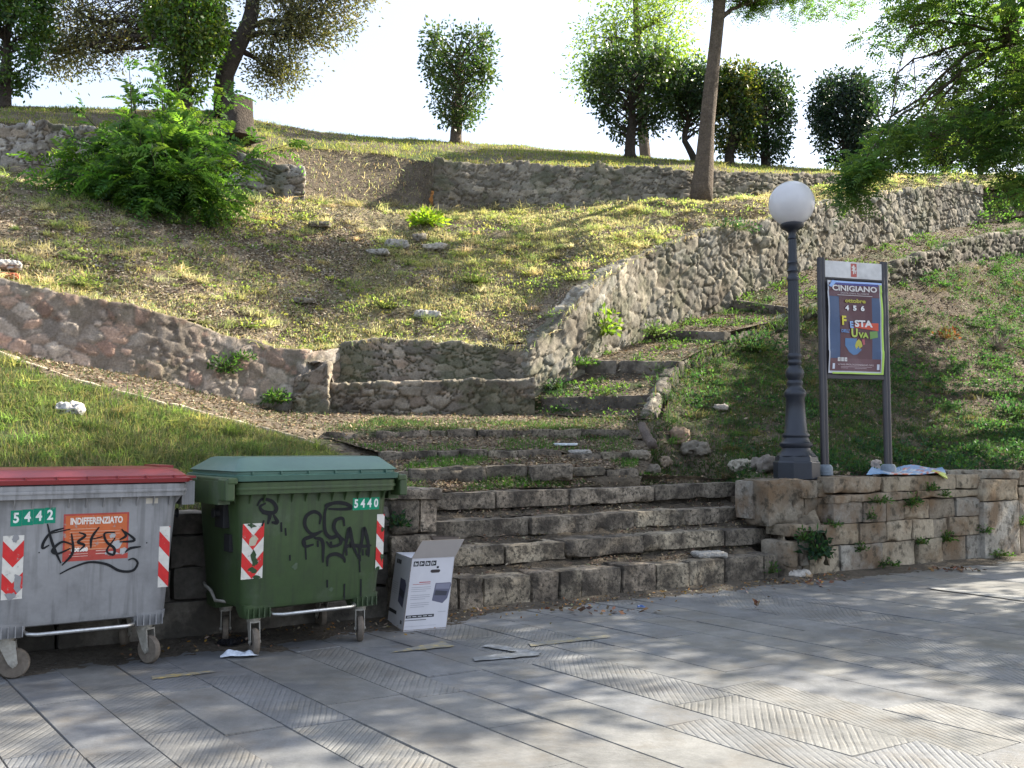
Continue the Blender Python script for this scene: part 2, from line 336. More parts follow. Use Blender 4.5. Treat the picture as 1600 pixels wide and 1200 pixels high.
def blades(name, P, N, h, wd, col, rng, lean=.5, kind='stuff', label=None, cat=None, mat_=None, parent=None, curl=.6, loc=None):
    n = len(P); an = rng.random(n) * 6.283; d = np.stack([np.cos(an), np.sin(an), 0 * an], 1); up = N * .35 + ZZ * .65
    ln = (rng.random(n) * lean)[:, None]; ax = up + d * ln; ax /= np.linalg.norm(ax, axis=1)[:, None]
    s = np.cross(ax, d + .3 * rng.normal(size=(n, 3))); s /= np.linalg.norm(s, axis=1)[:, None] + 1e-9
    h = np.broadcast_to(h, (n,))[:, None]; wd = np.broadcast_to(wd, (n,))[:, None]
    m = P + ax * h * .55; t = P + ax * h * .9 + d * h * curl * ln * .8 - ZZ * h * ln * .15
    v = np.stack([P - s * wd / 2, P + s * wd / 2, m + s * wd * .38, m - s * wd * .38, t], 1)
    k = np.arange(n)[:, None] * 5
    c = np.repeat(col[:, None, :], 5, 1)
    return mesh_np(name, v.reshape(-1, 3), [k + np.array([0, 1, 2, 3]), k + np.array([3, 2, 4])], mat_ or M_grass, parent, c.reshape(-1, 3), True, loc=loc), None
def cards(P, T, S, L, W):
    """pointed leaf quads: root P, along T, side S"""
    L = np.broadcast_to(L, (len(P),))[:, None]; W = np.broadcast_to(W, (len(P),))[:, None]
    return np.stack([P, P + T * L * .45 + S * W / 2, P + T * L, P + T * L * .45 - S * W / 2], 1)
def unit(v): return v / (np.linalg.norm(v, axis=-1, keepdims=True) + 1e-9)
def leafobj(name, Q, col, mat_, parent=None, loc=None):
    n = len(Q); k = np.arange(n)[:, None] * 4 + np.arange(4)
    return mesh_np(name, Q.reshape(-1, 3), k, mat_, parent, np.repeat(col[:, None], 4, 1).reshape(-1, 3), False, loc=loc)
def frands(B, D, L, npair, ll, lw, rng, droop=.5):
    """pinnate fronds: bases B, directions D -> leaf quads (n*2*npair) and stem polylines"""
    n = len(B); D = unit(D); side = unit(np.cross(D, ZZ + .4 * rng.normal(size=(n, 3)))); nn = np.cross(side, D)
    L = np.broadcast_to(L, (n,))[:, None]; out = []
    for k in range(npair):
        t = .12 + .88 * (k + .5) / npair; P = B + D * L * t - ZZ * L * droop * t * t * .5
        Tt = unit(D - ZZ * droop * t); f = (1 - .55 * abs(t - .45) * 1.6)
        for sg in (-1, 1):
            T = unit(side * sg * .9 + Tt * .45 - ZZ * .25 + .12 * rng.normal(size=(n, 3))); S = unit(np.cross(T, nn + .25 * rng.normal(size=(n, 3))))
            out.append(cards(P, T, S, ll * f * (.85 + .3 * rng.random(n)), lw * f))
    return np.concatenate(out)
def gcol(n, base, rng, var=.25, hue=.15):
    c = np.asarray(base)[rng.integers(0, len(base), n)] * (1 + var * (rng.random((n, 1)) * 2 - 1)) * (1 + hue * (rng.random((n, 3)) * 2 - 1)); return np.clip(c, .004, 1)

# ---------------------------------------------------------------- the street
def px2(px, v, z):
    a = (px - 800) / FPX; Y = v / (V[0] * a + V[1]); return np.array([a * Y, Y, z])
def pts(L): return np.array([at(*p) for p in L])
def keyrow(L, k0, k1, n=200):
    L = np.asarray(L, float); P = pts(L); x = np.linspace(k0, k1, n); return np.stack([np.interp(x, L[:, 0], P[:, k]) for k in range(3)], 1)

def mat_pave():
    m = bpy.data.materials.new('flagstone'); m.use_nodes = True; N = m.node_tree.nodes; L = m.node_tree.links; b = N['Principled BSDF']
    tc = N.new('ShaderNodeTexCoord'); P = tc.outputs['Object']
    def noise(sc, det=5, ro=.6):
        n = N.new('ShaderNodeTexNoise'); n.inputs['Scale'].default_value = sc; n.inputs['Detail'].default_value = det; n.inputs['Roughness'].default_value = ro; L.new(P, n.inputs['Vector']); return n.outputs['Fac']
    def mr(x, a, b_, c, d, cl=True):
        n = N.new('ShaderNodeMapRange'); n.clamp = cl; L.new(x, n.inputs[0])
        for i, v in enumerate((a, b_, c, d)): n.inputs[i + 1].default_value = v
        return n.outputs[0]
    def mth(op, a, b_=None):
        n = N.new('ShaderNodeMath'); n.operation = op
        for i, q in enumerate((a, b_)):
            if q is None: continue
            if isinstance(q, (int, float)): n.inputs[i].default_value = q
            else: L.new(q, n.inputs[i])
        return n.outputs[0]
    ac = N.new('ShaderNodeAttribute'); ac.attribute_name = 'col'
    ag = N.new('ShaderNodeAttribute'); ag.attribute_name = 'gv'; sp = N.new('ShaderNodeSeparateXYZ'); L.new(ag.outputs['Vector'], sp.inputs[0])
    pp = N.new('ShaderNodeSeparateXYZ'); L.new(P, pp.inputs[0])
    ph = mth('ADD', mth('MULTIPLY', sp.outputs[0], pp.outputs[0]), mth('MULTIPLY', sp.outputs[1], pp.outputs[1]))
    ph = mth('ADD', ph, mr(noise(4, 3), .3, .7, -.5, .5))
    g = mr(mth('SINE', ph), .15, .95, 0, 1)                       # 1 in the chiselled groove
    wear = mr(noise(3.3, 5, .65), .36, .56, .15, 1.0)
    g = mth('MULTIPLY', mth('MULTIPLY', g, sp.outputs[2]), wear)
    c = ac.outputs['Color']
    def mul(c, f):
        n = N.new('ShaderNodeVectorMath'); n.operation = 'SCALE'; L.new(c, n.inputs[0]); L.new(f, n.inputs['Scale']); return n.outputs[0]
    c = mul(c, mr(noise(1.1), .3, .7, .76, 1.22)); c = mul(c, mr(noise(9, 6, .7), .25, .75, .74, 1.22)); c = mul(c, mr(noise(90, 3), .3, .7, .88, 1.12))
    c = mul(c, mr(g, 0, 1, 1.0, .80))
    def blend(c, f, col):
        n = N.new('ShaderNodeMix'); n.data_type = 'RGBA'; L.new(f, n.inputs[0]); L.new(c, n.inputs[6]); n.inputs[7].default_value = (*col, 1); return n.outputs[2]
    c = blend(c, mr(noise(.9, 4, .6), .58, .63, 0, .6), (.075, .08, .09))        # old asphalt repairs and damp stains
    c = blend(c, mr(noise(2.6, 6, .72), .50, .70, 0, .55), (.125, .108, .085))       # dried mud
    L.new(c, b.inputs['Base Color']); L.new(mr(noise(2.2, 4), .3, .7, .38, .68), b.inputs['Roughness']); b.inputs['Specular IOR Level'].default_value = .45
    h = mth('SUBTRACT', mth('MULTIPLY', mr(noise(16, 6, .65), 0, 1, 0, .8), 1.0), mth('MULTIPLY', g, .9))
    bn = N.new('ShaderNodeBump'); bn.inputs['Strength'].default_value = .8; bn.inputs['Distance'].default_value = .0045; L.new(h, bn.inputs['Height']); L.new(bn.outputs[0], b.inputs['Normal'])
    return m
M_pave = mat_pave()
def build_street():
    e = 300.; gx = np.array([-e, -30, -12, 0, 12, 30, e]); X, Y = np.meshgrid(gx, gx, indexing='ij')
    G = X[..., None] * U + Y[..., None] * V; G = G.copy(); G[..., 2] = -.02; n = len(gx)
    i, j = np.meshgrid(np.arange(n - 1), np.arange(n - 1), indexing='ij')
    F = np.stack([i * n + j, (i + 1) * n + j, (i + 1) * n + j + 1, i * n + j + 1], -1).reshape(-1, 4)
    o = mesh_np('ground', G.reshape(-1, 3), F, M_soil, None, np.tile((.09, .08, .068), (n * n, 1))); o['kind'] = 'structure'
    rr = np.array([math.cos(R(-52.5)), math.sin(R(-52.5)), 0]); nn = np.array([.793, .609, 0]); A = U / (U @ nn); rv = rr @ V
    rg = random.Random(5); vs, fs, cs, gs = [], [], [], []
    a = -8.; off = 0
    while a < 22:
        wdt = rg.choice([.33, .36, .40, .43, .46, .5]); b = -8.1 / .993 + rg.uniform(-.6, 0)
        while b < 1.5:
            l = rg.uniform(.75, 1.75); g = .006
            v0, v1 = -b * .993, -(b + l) * .993
            if v1 < 8.0:
                q = [(a + g, b + g), (a + wdt - g, b + g), (a + wdt - g, b + l - g), (a + g, b + l - g)]
                q2 = [(a, b), (a + wdt, b), (a + wdt, b + l), (a, b + l)]
                z = rg.uniform(-.002, .003); tx, ty = rg.uniform(-.003, .003), rg.uniform(-.003, .003)
                T = []
                for k, (x, y) in enumerate(q):
                    p = A * x + rr * y; p = p.copy(); p[2] = z + tx * (1 if k in (1, 2) else -1) + ty * (1 if k > 1 else -1); T.append(p)
                B = []
                for x, y in q2:
                    p = (A * x + rr * y).copy(); p[2] = -.016; B.append(p)
                # clip against the wall line
                for p in T + B:
                    vv = p @ V
                    if vv > 7.995: p -= V * (vv - 7.995)
                n = len(vs); vs += T + B; fs += [(n, n + 3, n + 2, n + 1)[::-1]] + [(n + i, n + 4 + i, n + 4 + (i + 1) % 4, n + (i + 1) % 4) for i in range(4)]
                s = rg.uniform(.80, .92); c = rg.choice([(.178, .182, .184), (.19, .19, .184), (.17, .176, .184), (.195, .194, .188)])
                cs += [tuple(x * s for x in c)] * 4 + [tuple(x * .45 for x in c)] * 4
                typ = rg.random(); th = R(rg.choice([78, 84, 90, 98, 106]) if typ < .62 else rg.choice([2, 8, -6, 15]))
                pitch = rg.uniform(.030, .043) if typ < .62 else rg.uniform(.017, .024)
                amp = (0 if rg.random() < .12 else rg.uniform(.75, 1.)) * (1 if typ < .62 else .7)
                # grooves run along direction th -> phase varies across it
                k = 6.283 / pitch; gs += [(-math.sin(th) * k, math.cos(th) * k, amp)] * 8
            b += l
        a += wdt
    o = mesh_np('pavement', np.array(vs), np.array(fs), M_pave, None, np.array(cs), False, {'gv': np.array(gs)}); o['kind'] = 'structure'
build_street()
# dirt washed against the foot of the walls
def gutter():
    us = np.linspace(-8, 24, 900); ws = np.linspace(0, 1.15, 40); Ug, Wg = np.meshgrid(us, ws, indexing='ij')
    P = Ug[..., None] * U + (8.0 - Wg)[..., None] * V; wid = .50 + .30 * fbm(np.stack([Ug * .5, Ug * 0, Ug * 0], -1), 1, 2, 3) + .30 * sst(Ug, 4.6, 3.6)
    P[..., 2] = .026 - .034 * Wg / np.maximum(wid, .1) + .012 * fbm(P, 5, 4, 2) + .006 * fbm(P, 30, 2, 4)
    P[..., 2] = np.maximum(P[..., 2], -.018 + .0 * Wg)
    C = np.array((.105, .088, .068)) * (1 + .45 * fbm(P, 4, 4, 9))[..., None]
    nr, nc = P.shape[:2]; i, j = np.meshgrid(np.arange(nr - 1), np.arange(nc - 1), indexing='ij')
    F = np.stack([i * nc + j, (i + 1) * nc + j, (i + 1) * nc + j + 1, i * nc + j + 1], -1).reshape(-1, 4)[:, ::-1]
    o = mesh_np('gutter_dirt', P.reshape(-1, 3), F, M_soil, None, C.reshape(-1, 3), True); o['kind'] = 'structure'
gutter()
def marking(poly, col, seed):
    P = np.array([atz(x, y, .006 + .0006 * seed) for x, y in poly]); n = 14
    # two long sides, frayed by wear
    a, b, c, d = P; rg = np.random.default_rng(seed); t = np.linspace(0, 1, n); L = lerp(a, b, t[:, None]); Q = lerp(d, c, t[:, None])
    wv = (Q - L); L = L + wv * (rg.random(n) * .12)[:, None]; Q = Q - wv * (rg.random(n) * .12)[:, None]
    v = np.vstack([L, Q]); f = np.array([(i, i + 1, n + i + 1, n + i) for i in range(n - 1)])[:, ::-1]
    o = mesh_np('road_marking', v, f, mat('worn_paint', tuple(x * .75 for x in col), rough=.7, var=(12, .25), var2=(50, .25), bump=None, stain=((.17, .175, .175), (11, .38, .54), .9)), None); o['kind'] = 'structure'
marking([(238, 1062), (338, 1050), (330, 1047), (236, 1056)], (.46, .36, .15), 1)
marking([(608, 1020), (712, 1010), (690, 1001), (640, 1012)], (.44, .36, .16), 2)
marking([(830, 1010), (955, 996), (950, 991), (825, 1004)], (.38, .33, .20), 3)
marking([(752, 1010), (838, 1024), (848, 1018), (765, 1005)], (.40, .41, .42), 4)
marking([(742, 1033), (845, 1024), (835, 1016), (738, 1026)], (.38, .40, .41), 5)
marking([(1455, 920), (1640, 944), (1640, 936), (1450, 916)], (.36, .36, .35), 6)

# ---------------------------------------------------------------- walls along the street
wl_ = MB(); A0 = px2(-420, VW, 0); A1 = px2(620, VW, 0)
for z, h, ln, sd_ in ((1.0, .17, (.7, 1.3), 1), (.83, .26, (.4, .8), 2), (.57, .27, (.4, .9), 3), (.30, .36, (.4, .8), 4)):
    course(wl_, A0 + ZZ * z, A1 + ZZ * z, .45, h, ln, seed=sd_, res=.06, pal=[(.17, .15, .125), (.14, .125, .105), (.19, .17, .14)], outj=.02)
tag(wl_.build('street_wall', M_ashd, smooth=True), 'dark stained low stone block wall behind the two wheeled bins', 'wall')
pl_ = MB(); P0, P1 = px2(612, 7.93, 0), px2(686, 7.93, 0)
PM = lerp(P0, P1, .62)
course(pl_, P0 + ZZ * .36, P1 + ZZ * .36, .5, .42, (.3, .5), seed=8, res=.03)
course(pl_, P0 + ZZ * .74, P1 + ZZ * .74, .5, .38, (.45, .7), seed=9, res=.03)
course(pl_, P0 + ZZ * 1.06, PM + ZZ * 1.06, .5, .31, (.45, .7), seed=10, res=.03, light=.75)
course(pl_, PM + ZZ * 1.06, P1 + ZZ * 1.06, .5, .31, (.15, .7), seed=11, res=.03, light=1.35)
course(pl_, P0 - U * .04 - V * .04 + ZZ * 1.15, P1 + U * .03 - V * .04 + ZZ * 1.15, .58, .10, (.9, 1.2), seed=12, res=.03, light=1.1)
tag(pl_.build('stone_pillar', M_ash, smooth=True), 'short stone pillar with a flat cap at the left end of the steps, behind the cardboard box', 'pillar')
wr_ = MB(); PALR = [(.28, .235, .17), (.25, .215, .165), (.31, .26, .19), (.22, .185, .14), (.26, .24, .205)]
W0r, W1r = 1300, 1531
for z, h, ln, sd_ in ((1.15, .19, (.8, 1.5), 21), (.95, .10, (.8, 1.6), 22), (.84, .25, (.35, .55), 23), (.585, .25, (.3, .5), 24), (.33, .38, (.35, .8), 25)):
    course(wr_, px2(W0r if z > .6 else 1262, VW, z), px2(W1r, VW, z), .5, h, ln, seed=sd_, res=.035, pal=PALR, rough=.013, outj=.016, topj=.005, rnd=.012, gap=.014)
course(wr_, px2(1232, 8.0, .60), px2(1262, 8.0, .60), .4, .13, (.2, .4), seed=27, pal=PALR)
course(wr_, px2(1226, 7.98, .46), px2(1262, 8.0, .46), .4, .30, (.2, .4), seed=28, pal=PALR, topj=.05)
course(wr_, px2(1222, 8.02, .16), px2(1262, 8.02, .16), .4, .20, (.2, .4), seed=29, pal=PALR, light=.6)
course(wr_, px2(1197, 8.26, 1.13), px2(1252, 8.2, 1.13), .5, .55, (.3, .5), seed=30, pal=PALR, light=.72, rough=.03)
course(wr_, px2(1250, 8.14, 1.13), px2(1302, 8.14, 1.13), .5, .22, (.3, .5), seed=31, pal=PALR, light=.85, rough=.02)
course(wr_, px2(1236, 8.2, .92), px2(1302, 8.2, .92), .5, .34, (.18, .35), seed=32, pal=PALR, light=.7, rough=.04, topj=.03)
course(wr_, px2(1174, 8.5, 1.11), px2(1194, 8.5, 1.11), .3, .46, (.3, .5), seed=33, pal=PALR, light=1.0)
tag(wr_.build('street_wall', M_ashc, smooth=True), 'pale weathered stone block wall carrying the lamp post and the poster stand, with weeds in its joints', 'wall')
pr_ = MB(); Q0, Q1 = px2(1532, 7.93, 0), px2(1588, 7.93, 0)
course(pr_, Q0 + ZZ * .78, Q1 + ZZ * .78, .55, .82, (.8, 1.2), seed=41, pal=PALR, light=1.12); course(pr_, Q0 + ZZ * 1.08, Q1 + ZZ * 1.08, .55, .29, (.8, 1.2), seed=42, pal=PALR, light=1.1, rough=.02)
course(pr_, px2(1478, 8.15, 1.2), px2(1590, 7.95, 1.19), .55, .12, (1.2, 1.6), seed=43, pal=[(.25, .23, .19)])
tag(pr_.build('stone_pillar', M_ashc, smooth=True), 'square pale stone pillar with an overhanging cap, right of the folded poster on the wall', 'pillar')
we_ = MB()
for z, h, ln, sd_ in ((1.17, .2, (.8, 1.5), 51), (.97, .25, (.5, .9), 52), (.72, .26, (.4, .7), 53), (.46, .50, (.5, .8), 54)):
    course(we_, px2(1589, VW + .03, z), px2(2300, VW + .03, z), .5, h, ln, seed=sd_, res=.07, pal=PALR)
tag(we_.build('street_wall', M_ashc, smooth=True), 'stone block wall running on past the pillar at the right edge', 'wall')

# ---------------------------------------------------------------- lower stone staircase
stair = empty('stone_staircase', uv(6.2, 8.), SA, 'wide flight of worn stone steps rising from the street, grassy on its upper treads', 'steps')
bpy.context.view_layer.update(); _inv = np.array(stair.matrix_world.inverted())
def child(o, parent):
    o.parent = parent; o.matrix_parent_inverse = parent.matrix_world.inverted(); return o
def step(rows, name='step', m=None, label=None):
    b = MB()
    for r in rows: course(b, **r)
    o = b.build(name, m or M_ash, smooth=True); child(o, stair)
    if label: o['label'] = label
    return o
S = {}
for i, (a, b, v) in enumerate((((660, 908), (1216, 868), 8.0), ((668, 861), (1209, 822), 8.45), ((668, 817), (1178, 789), 8.9), ((672, 773), (1152, 753), 9.35))):
    A, B = atv(*a, v), atv(*b, v); z = (A[2] + B[2]) / 2; A[2] = lerp(A[2], z, .5); B[2] = lerp(B[2], z, .5); S[i + 1] = (A, B)
    if i == 0:
        m_ = A + (B - A) * 1.0
        step([dict(A=A, B=B, depth=.5, h=z + .06, lens=(.26, .62), seed=60, rough=.013, gap=.018, topj=.012, outj=.02, rnd=.014)])
    else:
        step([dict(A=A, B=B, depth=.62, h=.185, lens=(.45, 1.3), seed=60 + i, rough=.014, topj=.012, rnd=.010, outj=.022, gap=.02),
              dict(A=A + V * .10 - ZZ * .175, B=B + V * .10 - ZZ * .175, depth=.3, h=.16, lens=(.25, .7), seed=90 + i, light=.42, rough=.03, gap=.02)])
STP = {5: ([(600, 741, 11.0), (640, 734, 11.1), (760, 730, 11.35), (895, 725, 11.7)], [(895, 733, 11.75), (1000, 731, 12.0)]),
       6: ([(596, 707, 11.9), (720, 704, 12.2), (880, 702, 12.6)], [(880, 708, 12.6), (1000, 706, 12.8)]),
       7: ([(508, 673, 12.9), (560, 676, 12.95)], [(590, 673, 13.0), (700, 671, 13.3), (830, 671, 13.6), (985, 672, 13.9)])}
for k, segs in STP.items():
    rw = []
    for q, sg in enumerate(segs):
        P = pts(sg)
        for a_, b_ in zip(P[:-1], P[1:]):
            rw.append(dict(A=a_, B=b_, depth=.34, h=.2 if k > 5 or q == 0 else .1, lens=(.35, 1.1), seed=70 + k * 7 + len(rw), rough=.026, topj=.018, outj=.05, rnd=.016, light=.8, gap=.015))
    step(rw, m=M_ash)
soilc = np.array((.115, .092, .066)); litc = np.array((.22, .175, .12)); grc = np.array((.06, .085, .028))
def cf_soil(g=.3, l=.4, seed=0, base=soilc):
    def f(G):
        a = sst(fbm(G, 1.1, 4, seed), .35 - g, .75 - g)[..., None] * .9; b = sst(fbm(G, 3.0, 4, seed + 5), .35 - l, .8 - l)[..., None] * .8
        C = base * (1 - b) + litc * b; C = C * (1 - a) + grc * a; return C * (1 + .3 * fbm(G, 8, 3, seed + 9))[..., None]
    return f
gr_ = {}
def tread(nm, lo, hi, seed, up=.03):
    lo, hi = np.asarray(lo), np.asarray(hi); gr_[nm] = patch('stair_soil', [lo, lerp(lo, hi, .5), hi], max(40, 90), 22, cf_soil(-.05, .35, seed), rough=.022, rs=3, seed=seed)
def line(k, dz, back): 
    P = np.vstack([pts(s) for s in STP[k]]); P = resample(P, 30)[0]; P[:, 2] += dz; P[:, 1] += back; return P
A4, B4 = S[4]
tread(4, resample([A4 + V * .28 + ZZ * .0, B4 + V * .25 + ZZ * .0, B4 + U * .25 + V * .2 + ZZ * .03], 30)[0], line(5, -.085, .12), 101)
tread(5, line(5, -.012, .2), line(6, -.08, .12), 102)
tread(6, line(6, -.012, .2), line(7, -.09, .12), 103)
for i in (1, 2, 3):
    A, B = S[i]; C_, D_ = S[i + 1]; lo = [A + V * .22 - ZZ * .028, B + V * .22 - ZZ * .028]; hi = [A + V * .50 + ZZ * .045, B + V * .5 + ZZ * .045]
    patch('stair_soil', [np.array(lo), np.array(hi)], 160, 14, cf_soil(-.3, .2, 110 + i, soilc * .7), rough=.045, rs=4, seed=110 + i)
rubble('cheek_wall', [px2(1160, 9.7, .72), px2(1176, 9.2, .6), px2(1205, 8.65, .3), px2(1226, 8.1, 0)], [px2(1160, 9.7, 1.14), px2(1176, 9.2, 1.10), px2(1205, 8.65, .9), px2(1226, 8.1, .45)],
       thick=.45, cw=.22, ch=.15, relief=.05, pal=[(.22, .18, .13), (.28, .23, .16), (.17, .14, .10)], mortar=(.09, .07, .05), seed=14, topvar=.03, ret=(False, False),
       label='crumbling rubble side wall closing the right end of the steps below the lamp post')

# ---------------------------------------------------------------- terrain
KL = [(-500, 395, 10.3), (-250, 470, 11.0), (0, 555, 11.5), (60, 573, 11.62), (130, 597, 11.8), (230, 624, 12.0), (310, 645, 12.2), (420, 672, 12.4), (480, 690, 12.55), (545, 712, 12.7)]
kerbL = keyrow(KL, -500, 545)
LWb = [(-500, 440, 11.4), (-250, 495, 12.4), (0, 546, 13.4), (230, 590, 14.3), (440, 641, 15.4), (475, 645, 15.5), (530, 612, 16.0)]
LWt = [(-500, 320, 11.4), (-250, 372, 12.4), (0, 432, 13.4), (60, 450, 13.6), (160, 468, 14.0), (240, 485, 14.3), (340, 520, 14.9), (440, 545, 15.4), (475, 548, 15.5), (530, 545, 16.1)]
SWb = [(826, 646, 16.2), (870, 612, 16.7), (915, 585, 17.2), (950, 550, 18), (1010, 505, 19), (1100, 470, 20.2), (1200, 442, 21.5), (1290, 405, 23), (1400, 372, 25), (1500, 347, 27), (1535, 345, 27.7)]
SWt = [(826, 548, 16.3), (870, 508, 16.8), (915, 455, 17.3), (960, 420, 18.1), (1010, 395, 19.1), (1100, 362, 20.3), (1200, 340, 21.6), (1290, 318, 23.1), (1400, 297, 25.1), (1500, 285, 27.1), (1535, 288, 27.8)]
H0 = [(-500, 322, 11.7), (-250, 376, 12.7)] + [(x, y + 4, Y + .22) for x, y, Y in LWt[2:-2]] + [(490, 548, 16.0), (600, 536, 16.5), (700, 536, 16.6), (826, 552, 16.55)] + [(x, y + 4, Y + .2) for x, y, Y in SWt[1:]] + [(1600, 290, 29), (1900, 290, 32)]
W0 = [(-500, 262, 19), (-250, 265, 19.6), (0, 270, 20.2), (150, 286, 20.6), (300, 300, 20.9), (400, 305, 21), (480, 310, 21.4), (560, 320, 22), (670, 329, 22.7), (800, 328, 22.8), (950, 321, 23.1), (1080, 318, 23.4), (1200, 310, 24.3), (1300, 300, 25.6), (1400, 290, 27), (1500, 283, 28.6), (1600, 286, 29.8), (1900, 286, 33)]
W1 = [(-500, 187, 19.4), (-250, 188, 20), (0, 192, 20.6), (150, 200, 21.0), (300, 216, 21.4), (400, 240, 21.7), (440, 236, 22.3), (480, 232, 23.0), (560, 238, 23.6), (640, 248, 23.7), (690, 256, 23.3), (800, 258, 23.3), (950, 262, 23.6), (1080, 267, 23.9), (1200, 273, 24.8), (1300, 275, 26.1), (1400, 279, 27.4), (1500, 280, 28.9), (1600, 282, 30), (1900, 282, 33.3)]
KK = [(-500, 160, 23), (0, 166, 24), (340, 173, 24.6), (430, 196, 25.5), (500, 206, 26.5), (620, 217, 27), (720, 221, 27.5), (850, 232, 28), (985, 245, 28), (1100, 252, 28.2), (1200, 260, 28.8), (1300, 267, 30), (1400, 272, 31.3), (1550, 277, 33), (1900, 279, 36)]
r0, r1, r2, r3 = [keyrow(q, -500, 1900) for q in (H0, W0, W1, KK)]
k2 = r3 + np.array([0, 7., -.25]); k3 = r3 * np.array([1.5, 1, 1]) + np.array([0, 60, -7.])
SK = [(1000, 712, 12.9), (1022, 700, 13.0), (1027, 650, 14.3), (1047, 597, 15.7), (1080, 563, 16.8), (1130, 543, 17.8), (1210, 507, 19.2), (1290, 477, 20.4), (1380, 420, 22.7), (1440, 400, 23.7), (1500, 378, 25.2), (1600, 364, 27.3), (1900, 350, 31)]
SKb = [(1000, 716, 12.8), (1022, 706, 12.9), (1032, 660, 14.15), (1052, 607, 15.6), (1086, 574, 16.65), (1137, 554, 17.65), (1216, 520, 19.0), (1296, 492, 20.2), (1384, 447, 22.5), (1444, 430, 23.4), (1504, 408, 24.8), (1600, 394, 27), (1900, 376, 31)]
def cf_hill(G):
    h = sst(fbm(G, .45, 4, 31), -.25, .3)[..., None]; b = sst(fbm(G, 2.6, 4, 36), -.25, .35)[..., None]
    px = G[..., 0] / G[..., 1] * FPX + 800
    bare = np.maximum(sst(px, 650, 350) * sst(G[..., 1], 15.5, 17), 0)[..., None]
    C = soilc * 1.5 * (1 - b) + litc * 1.5 * b; g = h * (1 - .75 * bare) * .7; return (C * (1 - g) + np.array((.17, .165, .065)) * g) * (1 + .3 * fbm(G, 9, 3, 40))[..., None]
hm = [lerp(r0, r1, t) + ZZ * (.28 * math.sin(t * math.pi)) for t in (0, .2, .4, .6, .8, 1)]
GH = patch('hillside', hm, 760, 150, cf_hill, rough=.20, rs=1.1, seed=21)
GB = patch('bank', [r1 + np.array([0, .05, 0]), lerp(r1, r2, .5) + np.array([0, .03, 0]), r2], 500, 14, cf_soil(-.2, .2, 33), rough=.05, rs=1.5, seed=22)
GT = patch('terrace', [r2, lerp(r2, r3, .5) + ZZ * .08, r3, k2, k3], 500, 60, cf_soil(.35, .3, 35, soilc * 1.2), rough=.06, rs=.8, seed=23)
bL = [px2(p, 8.38, .97) for p in (-420, -200, 0, 200, 400, 560, 640)] + [px2(676, 8.42, 1.0)]
tL, _ = resample(kerbL + np.array([0, -.05, -.05]), 60); 
GL = patch('grass_slope', [np.array(bL), lerp(resample(bL, 60)[0], tL, .5) - ZZ * .05, tL], 260, 90, cf_soil(.5, .2, 41, soilc * .9), rough=.05, rs=1.4, seed=24)
kl = KL[:-2] + [(500, 676, 13.0), (700, 674, 13.45), (985, 675, 14.0), (1035, 675, 13.6)]
kt = [(x, y + 3, Y + .02) for x, y, Y in LWb[:-2]] + [(832, 648, 16.1), (1035, 655, 14.1)]
ra, rb = keyrow(kl, -500, 1035), keyrow(kt, -500, 1035)
ra0 = ra + np.array([0, -.12, -.10])
GP = patch('path', [ra0, ra, rb], 260, 60, cf_soil(-.02, .35, 43, soilc * 1.1), rough=.035, rs=2, seed=25)
bG = [lerp(A4, B4, .70) + V * .22 - ZZ * .03, lerp(A4, B4, .85) + V * .16 - ZZ * .02, B4 + V * .10 - ZZ * .0, px2(1172, 9.0, 1.07), px2(1200, 8.62, 1.12), px2(1300, 8.5, 1.14), px2(1450, 8.4, 1.14), px2(1600, 8.4, 1.15), px2(1800, 8.4, 1.18), px2(2300, 8.4, 1.2)]
tG = pts(SKb); nG = 60
bGr = resample(bG, nG)[0]; tGr = resample(tG, nG)[0]
gm = [lerp(bGr, tGr, t) + ZZ * (.0 - .25 * math.sin(math.pi * t) * (1 if t < 1 else 0)) for t in (0, .15, .35, .6, .8, 1)]
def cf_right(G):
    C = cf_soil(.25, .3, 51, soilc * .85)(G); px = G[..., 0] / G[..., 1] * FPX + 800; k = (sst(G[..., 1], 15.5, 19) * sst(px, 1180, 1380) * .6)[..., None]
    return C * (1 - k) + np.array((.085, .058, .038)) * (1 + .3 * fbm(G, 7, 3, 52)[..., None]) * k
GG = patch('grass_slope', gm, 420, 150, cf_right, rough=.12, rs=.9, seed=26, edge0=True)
SR = [((832, 646, 16.0), (1026, 655, 14.1)), ((842, 641, 16.1), (1026, 637, 14.9)), ((842, 622, 16.12), (1026, 619, 14.92)), ((905, 582, 17.3), (1060, 585, 16.1)), ((905, 565, 17.32), (1060, 567, 16.12)),
      ((1018, 530, 19.0), (1132, 532, 17.8)), ((1018, 517, 19.02), (1132, 520, 17.82)), ((1145, 482, 20.7), (1240, 495, 19.5)), ((1145, 469, 20.72), (1240, 484, 19.52)),
      ((1290, 407, 22.9), (1335, 452, 21.5)), ((1400, 374, 24.9), (1450, 400, 24)), ((1580, 340, 28.5), (1650, 358, 28.3)), ((1880, 322, 33), (1900, 349, 31.3))]
rows = []
for a, b in SR:
    A, B = at(*a), at(*b); d = (A - B) * .06; d[2] = 0; rows.append(np.stack([A + d, B + d * .3]))
tv = []
for i in range(len(rows) - 1): tv += list(np.linspace(i, i + 1, 3 if i in (1, 3, 5, 7) else 16)[:-1])
GS = patch('stair_path', rows, 60, 0, cf_soil(.25, .3, 61, soilc * .8), rough=.03, rs=2.2, seed=27, smoothv=tv + [len(rows) - 1])
us_ = empty('stone_staircase', at(930, 640, 15.5), 0, 'narrow overgrown steps climbing right between the tall rubble wall and the stone kerb', 'steps'); bpy.context.view_layer.update()
